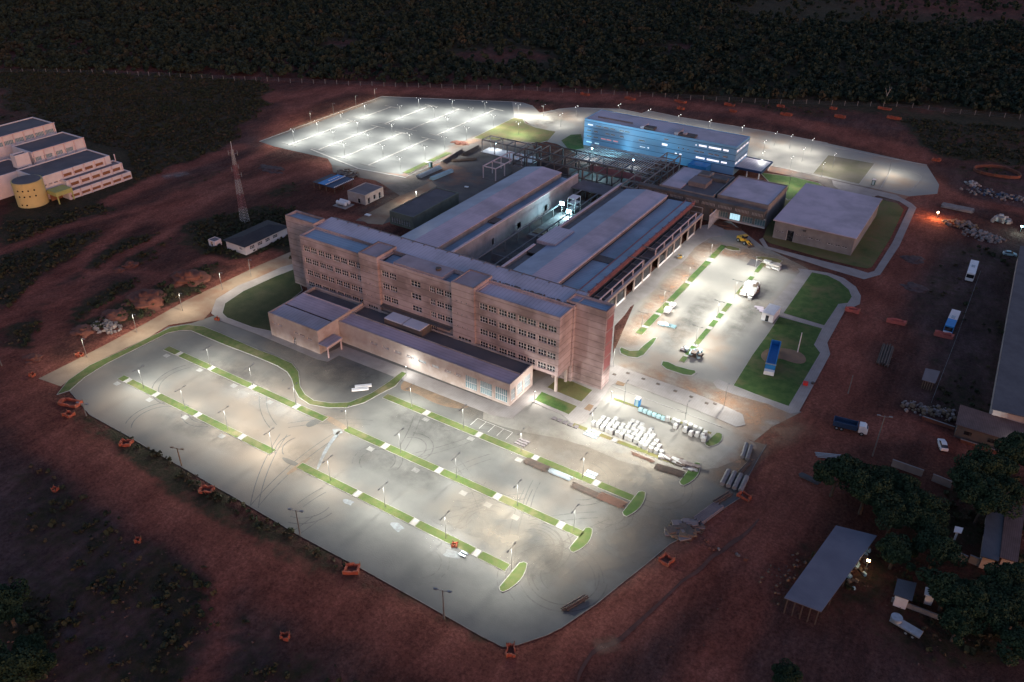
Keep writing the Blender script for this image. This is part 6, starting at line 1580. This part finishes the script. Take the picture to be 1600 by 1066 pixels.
sheet('dried_gully', cr(800, 750, 3.3725, (340, 1066), (350, 1000), (440, 870), (540, 850), (640, 760), (760, 655), (850, 570), (900, 520), (980, 470), (1050, 390), (1100, 370), (1150, 320), (1220, 285), (1300, 200), (1303, 215), (1225, 305), (1160, 345), (1105, 390), (1060, 410), (990, 490), (905, 535), (860, 580), (770, 670), (660, 775), (560, 870), (440, 900), (370, 1010), (350, 1066)), mat('gully_earth', (.12, .052, .040), (.075, .036, .028), .6, .95, coord='World'), .035, sm=1)
dust_and_glow('orange', (926, 1012), (970, 1003), 4)
dust_and_glow('pale', (252, 278), (296, 270), 7)

# ------------------------------------------------------------------ boundary fence
fl = GP([(-40, 108), (0, 113), (200, 117), (400, 126), (600, 135), (800, 141), (1000, 150), (1200, 161), (1400, 169), (1500, 178), (1640, 190)])
t = thing('boundary_fence', 'long wire boundary fence on pale posts between the site and the dark wood', 'fence', (*fl[4], 0))
L = t.location
pm_ = MB(mat('pale_post', (.24, .22, .20), None)).box(-.11, -.11, -.3, .11, .11, 2.4)
pmesh = None
tot = 0; pts = []
for i in range(len(fl)-1):
    a, b = Vector(fl[i]), Vector(fl[i+1]); n = max(1, int((b-a).length/6.4))
    for k in range(n): pts.append(a+(b-a)*k/n)
me_ = bpy.data.meshes.new('post'); me_.from_pydata(pm_.v, [], pm_.f); me_.materials.append(pm_.mats[0])
for p in pts[:100]:
    o = bpy.data.objects.new('post', me_); COL.objects.link(o); o.location = (p.x-L.x, p.y-L.y, hgt(p.x, p.y)); setpar(o, t)
mb = MB(M_pole)
for i in range(len(pts)-1):
    for z in (.5, 1.2, 1.9): mb.tube((pts[i].x, pts[i].y, z), (pts[i+1].x, pts[i+1].y, z), .03, n=3, caps=False)
mb.build('wire', t)
# chain fence in the yard on the right
fl = GP([(1530, 430), (1490, 540), (1455, 630)])
t = thing('yard_fence', 'low wire fence running through the dark yard beside the coaches', 'fence', (*fl[1], 0)); mb = MB(M_pole); mw_ = MB(M_pole)
for i in range(2):
    a, b = Vector(fl[i]), Vector(fl[i+1]); n = int((b-a).length/4)
    for k in range(n+1): p = a+(b-a)*k/n; MB(M_pole).tube((p.x, p.y, 0), (p.x, p.y, 1.6), .06, n=5).build('post', t)
    for z in (.8, 1.5): mw_.tube((a.x, a.y, z), (b.x, b.y, z), .03, n=4)
mw_.build('wire', t)

# ------------------------------------------------------------------ trees and scrub
def leaf_cloud(n, rad3, rng, size, clumps=9, flat=.8, loose=False):
    """small leaf quads spread over the surface and volume of several overlapping clumps"""
    cs = rng.normal(size=(clumps, 3)); cs /= np.linalg.norm(cs, axis=1)[:, None]
    cs *= rng.uniform(.35, .72, (clumps, 1)); cs[:, 2] = np.abs(cs[:, 2])*.8-.1
    rs = rng.uniform(.34, .55, clumps)
    if loose: cs *= rng.uniform(.7, 1.45, (clumps, 1)); rs = rng.uniform(.16, .38, clumps)
    k = rng.randint(clumps, size=n)
    d = rng.normal(size=(n, 3)); d /= np.linalg.norm(d, axis=1)[:, None]
    p = (cs[k]+d*(rs[k]*rng.uniform(.55, 1.0, n)**.5)[:, None])*np.array(rad3)
    u = rng.normal(size=(n, 3)); nrm = d*.8+u*.55; nrm /= np.linalg.norm(nrm, axis=1)[:, None]
    a = np.cross(nrm, rng.normal(size=(n, 3))); a /= np.linalg.norm(a, axis=1)[:, None]
    b = np.cross(nrm, a)
    s = (size*rng.uniform(.6, 1.3, n))[:, None]
    V = np.stack([p-a*s-b*s*flat, p+a*s-b*s*flat, p+a*s+b*s*flat, p-a*s+b*s*flat], 1).reshape(-1, 3)
    return V
def mesh_quads(name, V, m):
    n = len(V)//4
    me = bpy.data.meshes.new(name)
    me.vertices.add(len(V)); me.vertices.foreach_set('co', V.astype(np.float32).ravel())
    me.loops.add(n*4); me.loops.foreach_set('vertex_index', np.arange(n*4, dtype=np.int32))
    me.polygons.add(n); me.polygons.foreach_set('loop_start', np.arange(0, n*4, 4, dtype=np.int32)); me.polygons.foreach_set('loop_total', np.full(n, 4, dtype=np.int32))
    me.update(calc_edges=True); me.materials.append(m)
    return me
rng = np.random.RandomState(11)
def tree_proto(seed, r=5.2, h=9):
    rg = np.random.RandomState(seed)
    t = thing('tree', 'x', 'tree')
    mb = MB(M_bark); mb.tube((0, 0, -.3), (.1, .05, h*.45), .38, .24, n=8)
    for a in range(6):
        an = a*1.05+rg.rand()*.5; q = r*(.5+.3*rg.rand())
        mb.tube((.1, .05, h*(.28+.03*a)), (math.cos(an)*q, math.sin(an)*q, h*(.6+.2*rg.rand())), .16, .04, n=6)
    mb.build('trunk', t)
    V = leaf_cloud(10000, (r, r, h*.42), rg, .16, 34, loose=True); V[:, 2] += h*.66
    o = bpy.data.objects.new('crown', mesh_quads('crown', V, M_leaf)); COL.objects.link(o); setpar(o, t)
    return Proto(t)
TP = [tree_proto(s, r, h) for s, r, h in ((1, 5.0, 9), (2, 4.4, 8), (3, 5.6, 10))]
trees = [((1306, 748), 'broad dark tree nearest the steel bars at the tree clump edge'), ((1336, 742), 'dark tree second from the steel bars in the upper clump'), ((1352, 775), 'dark tree just above the open workshop roof'), ((1375, 750), 'dark tree in the upper clump above the white wall end'),
         ((1408, 762), 'rounded tree in the middle of the upper clump'), ((1432, 795), 'tall rounded tree crown at the outer bulge of the clump'), ((1455, 820), 'tree crown bulging towards the narrow dark house'), ((1425, 845), 'tree crown above the two small huts'), ((1395, 810), 'dark inner tree behind the workshop corner'), ((1462, 862), 'tree at the gap between wall and huts'),
         ((1400, 860), 'tree beside the warm workshop lamp'), ((1512, 758), 'dark tree beside the upper white wall near the shed'), ((1545, 735), 'large dark tree in the corner below the ribbed-roof shed'), ((1572, 765), 'dark tree closest to the reddish tiled house'), ((1535, 790), 'dark tree in front of the narrow dark house'), ((1590, 715), 'dark tree under the white floodlight'),
         ((1480, 925), 'green tree above the low pale wall'), ((1510, 945), 'big tree crown in the lower clump beside the garden wall'), ((1545, 955), 'pale-green tree at the lower end of the clump'), ((1500, 972), 'low tree hanging over the low pale wall'), ((1570, 915), 'tree between the garden wall and the frame edge'), ((1590, 955), 'dark tree at the lower right corner of the gardens'),
         ((1590, 1010), 'dark tree nearest the bottom right corner'), ((1232, 1050), 'lone small tree at the bottom below the workshop'), ((38, 1000), 'dark bushy tree in the bottom left scrub'), ((10, 950), 'dark tree cut by the left edge near the bottom'), ((60, 1030), 'olive bush-like tree beside the dark one at the bottom left'), ((15, 1050), 'dark tree in the very bottom left corner'),
         ((1592, 905), 'tree behind the reddish tiled house end')]
for i, (p, lb) in enumerate(trees):
    x, y = G(*p, 5); TP[i % 3].put((x, y, hgt(x, y) if i > 23 else 0), i*1.3, lb, 'tall trees round the gardens', scale=.55 if 'small' in lb or 'bush' in lb else random.uniform(.85, 1.1))
# pale bare tree by the fence
x, y = G(1382, 163); t = thing('bare_tree', 'pale bare forked tree standing against the dark wood by the fence', 'tree', (x, y, 0))
mb = MB(mat('pale_bark', (.34, .31, .28), None)); mb.tube((x, y, 0), (x+.2, y, 5), .3, .2); mb.tube((x+.2, y, 5), (x+1.6, y-.3, 9), .18, .05); mb.tube((x+.2, y, 4.6), (x-1.5, y+.4, 8.4), .15, .04); mb.tube((x+1, y-.2, 7.2), (x+.2, y, 9.6), .1, .03); mb.build('trunk', t)
# far wood: one mass
def scatter(protos, pts, rgs, zf, smin, smax, zs=1.0):
    out = []
    for k, Pq in enumerate(protos):
        sel = pts[k::len(protos)]
        n = len(sel)
        a = rgs.uniform(0, 6.28, n); s = rgs.uniform(smin, smax, n)
        c, sn = np.cos(a), np.sin(a)
        Q = Pq[None]*s[:, None, None]
        x = Q[..., 0]*c[:, None]-Q[..., 1]*sn[:, None]+sel[:, 0:1]; y = Q[..., 0]*sn[:, None]+Q[..., 1]*c[:, None]+sel[:, 1:2]
        z = Q[..., 2]*zs+sel[:, 2:3]
        out.append(np.stack([x, y, z], -1).reshape(-1, 3))
    return np.concatenate(out)
wp = []
rg = np.random.RandomState(21)
for s in range(6):
    hh = rg.uniform(2.6, 6.4); rr_ = rg.uniform(1.2, 3.0)
    V = leaf_cloud(46, (rr_, rr_, hh*.42), rg, .78, 5); V[:, 2] += hh*.6
    wp.append(V)
cand = np.column_stack([rg.uniform(-900, 160, 95000), rg.uniform(225, 1250, 95000)])
fence_y = np.interp(cand[:, 0], [p[0] for p in GP([(-300, 106), (-40, 108), (0, 113), (200, 117), (400, 126), (600, 135), (800, 141), (1000, 150), (1200, 161), (1400, 169), (1500, 178), (1640, 190)])],
                    [p[1] for p in GP([(-300, 106), (-40, 108), (0, 113), (200, 117), (400, 126), (600, 135), (800, 141), (1000, 150), (1200, 161), (1400, 169), (1500, 178), (1640, 190)])])
keep = cand[:, 1] > fence_y+4+rg.uniform(0, 5, len(cand))
Cc = np.column_stack([cand, np.zeros(len(cand))]); cc = (Cc-[0, 0, H]) @ R
uu, vv = 800+F_PX*cc[:, 0]/cc[:, 2], 533+F_PX*cc[:, 1]/cc[:, 2]
keep &= (cc[:, 2] > 0) & (uu > -150) & (uu < 1750) & (vv > -60)
dn = fbm(cand, 40, 201)
clear = np.min([((uu-a[0])/b[0])**2+((vv-a[1])/b[1])**2 for a, b in CLR], axis=0)*(.7+.6*vnoise(cand, 9, 5))
keep &= (rg.rand(len(cand)) < np.clip(.55+1.2*(dn-.3), .2, 1)) & ((clear > 1) | (rg.rand(len(cand)) < .12))
pts = np.column_stack([cand[keep], np.full(keep.sum(), -.2)])
print('wood trees', len(pts))
o = bpy.data.objects.new('far_wood', mesh_quads('far_wood', scatter(wp, pts, rg, None, .45, 1.2), M_leaf2)); COL.objects.link(o)
tagp(o, 'dark dense savanna wood filling the ground beyond the boundary fence', kind='stuff')
# scrub tufts where the ground is overgrown
sp_ = []
for s in range(5): V = leaf_cloud(14, (.8, .8, .55), rg, .26, 3); V[:, 2] += .35; sp_.append(V)
cand = np.column_stack([rg.uniform(-520, 60, 190000), rg.uniform(0, 480, 190000)])
ix = np.clip(np.searchsorted(gx, cand[:, 0])-1, 0, nx-2); iy = np.clip(np.searchsorted(gy, cand[:, 1])-1, 0, ny-2)
sc_v = scr[iy*nx+ix]; zz = Z[iy*nx+ix]; trv = trk[iy*nx+ix]
inb = np.zeros(len(cand), bool)
for q in (GP([(0, 185), (200, 235), (215, 300), (60, 345), (0, 345)]), LOTP := GP(lot)): inb |= inside(cand, q)
Cc = np.column_stack([cand, zz]); cc = (Cc-[0, 0, H]) @ R
uu, vv = 800+F_PX*cc[:, 0]/cc[:, 2], 533+F_PX*cc[:, 1]/cc[:, 2]
kp = (rg.rand(len(cand)) < np.clip((sc_v-.3)*1.5, 0, 1)) & (trv < .25) & ~inb & (cc[:, 2] > 0) & (uu > -60) & (uu < 1660) & (vv > 95) & (vv < 1130) & (cand[:, 1] < 0.22*cand[:, 0]+455)
pts = np.column_stack([cand[kp], zz[kp]])
print('scrub', len(pts))
hf = len(pts)//2
o = bpy.data.objects.new('scrub', mesh_quads('scrub', scatter(sp_, pts[:hf], rg, None, .3, 1.5), M_scrub)); COL.objects.link(o); tagp(o, 'low dark scrub bushes covering the rough slopes', kind='stuff')
o = bpy.data.objects.new('dry_scrub', mesh_quads('dry_scrub', scatter(sp_, pts[hf:], rg, None, .25, 1.0), M_dry)); COL.objects.link(o); tagp(o, 'dry reddish grass tufts between the scrub bushes', kind='stuff')
cand = np.column_stack([rg.uniform(-420, 60, 40000), rg.uniform(10, 420, 40000)])
ix = np.clip(np.searchsorted(gx, cand[:, 0])-1, 0, nx-2); iy = np.clip(np.searchsorted(gy, cand[:, 1])-1, 0, ny-2)
inb = inside(cand, GP(lot)) | inside(cand, SITE) & (rg.rand(len(cand)) < 2)
for q in BLD_KEEP[:2]: inb |= inside(cand, q)
kp = ~inb & (trk[iy*nx+ix] < .6) & (rg.rand(len(cand)) < .35)
pc = cand[kp]; pz = Z[iy*nx+ix][kp]
V = []; Fc = []
cube = np.array([(-1, -1, -1), (1, -1, -1), (1, 1, -1), (-1, 1, -1), (-.6, -.6, 1), (.7, -.5, 1), (.5, .7, 1), (-.6, .5, 1)])
fq = np.array([(4, 5, 6, 7), (0, 1, 5, 4), (1, 2, 6, 5), (2, 3, 7, 6), (3, 0, 4, 7)])
sz = rg.uniform(.06, .20, len(pc)); aa = rg.uniform(0, 6.28, len(pc))
Qx = cube[None]*np.stack([sz*rg.uniform(.8, 1.6, len(pc)), sz, sz*.6], 1)[:, None]
xx = Qx[..., 0]*np.cos(aa)[:, None]-Qx[..., 1]*np.sin(aa)[:, None]+pc[:, :1]; yy = Qx[..., 0]*np.sin(aa)[:, None]+Qx[..., 1]*np.cos(aa)[:, None]+pc[:, 1:]
VV = np.stack([xx, yy, Qx[..., 2]+pz[:, None]], -1).reshape(-1, 3)
FF = (fq[None]+8*np.arange(len(pc))[:, None, None]).reshape(-1, 4)
me_ = bpy.data.meshes.new('loose_stones'); me_.from_pydata(VV.tolist(), [], FF.tolist()); me_.materials.append(mat('earth_clod', (.15, .085, .065), (.09, .05, .04), .3, .95, coord='World'))
o = bpy.data.objects.new('loose_stones', me_); COL.objects.link(o); tagp(o, 'small stones and clods lying on the red earth', kind='stuff')
print('stones', len(pc))
# shrub trees on the left slope and right band (individually countable larger ones near the fence stay in the wood)
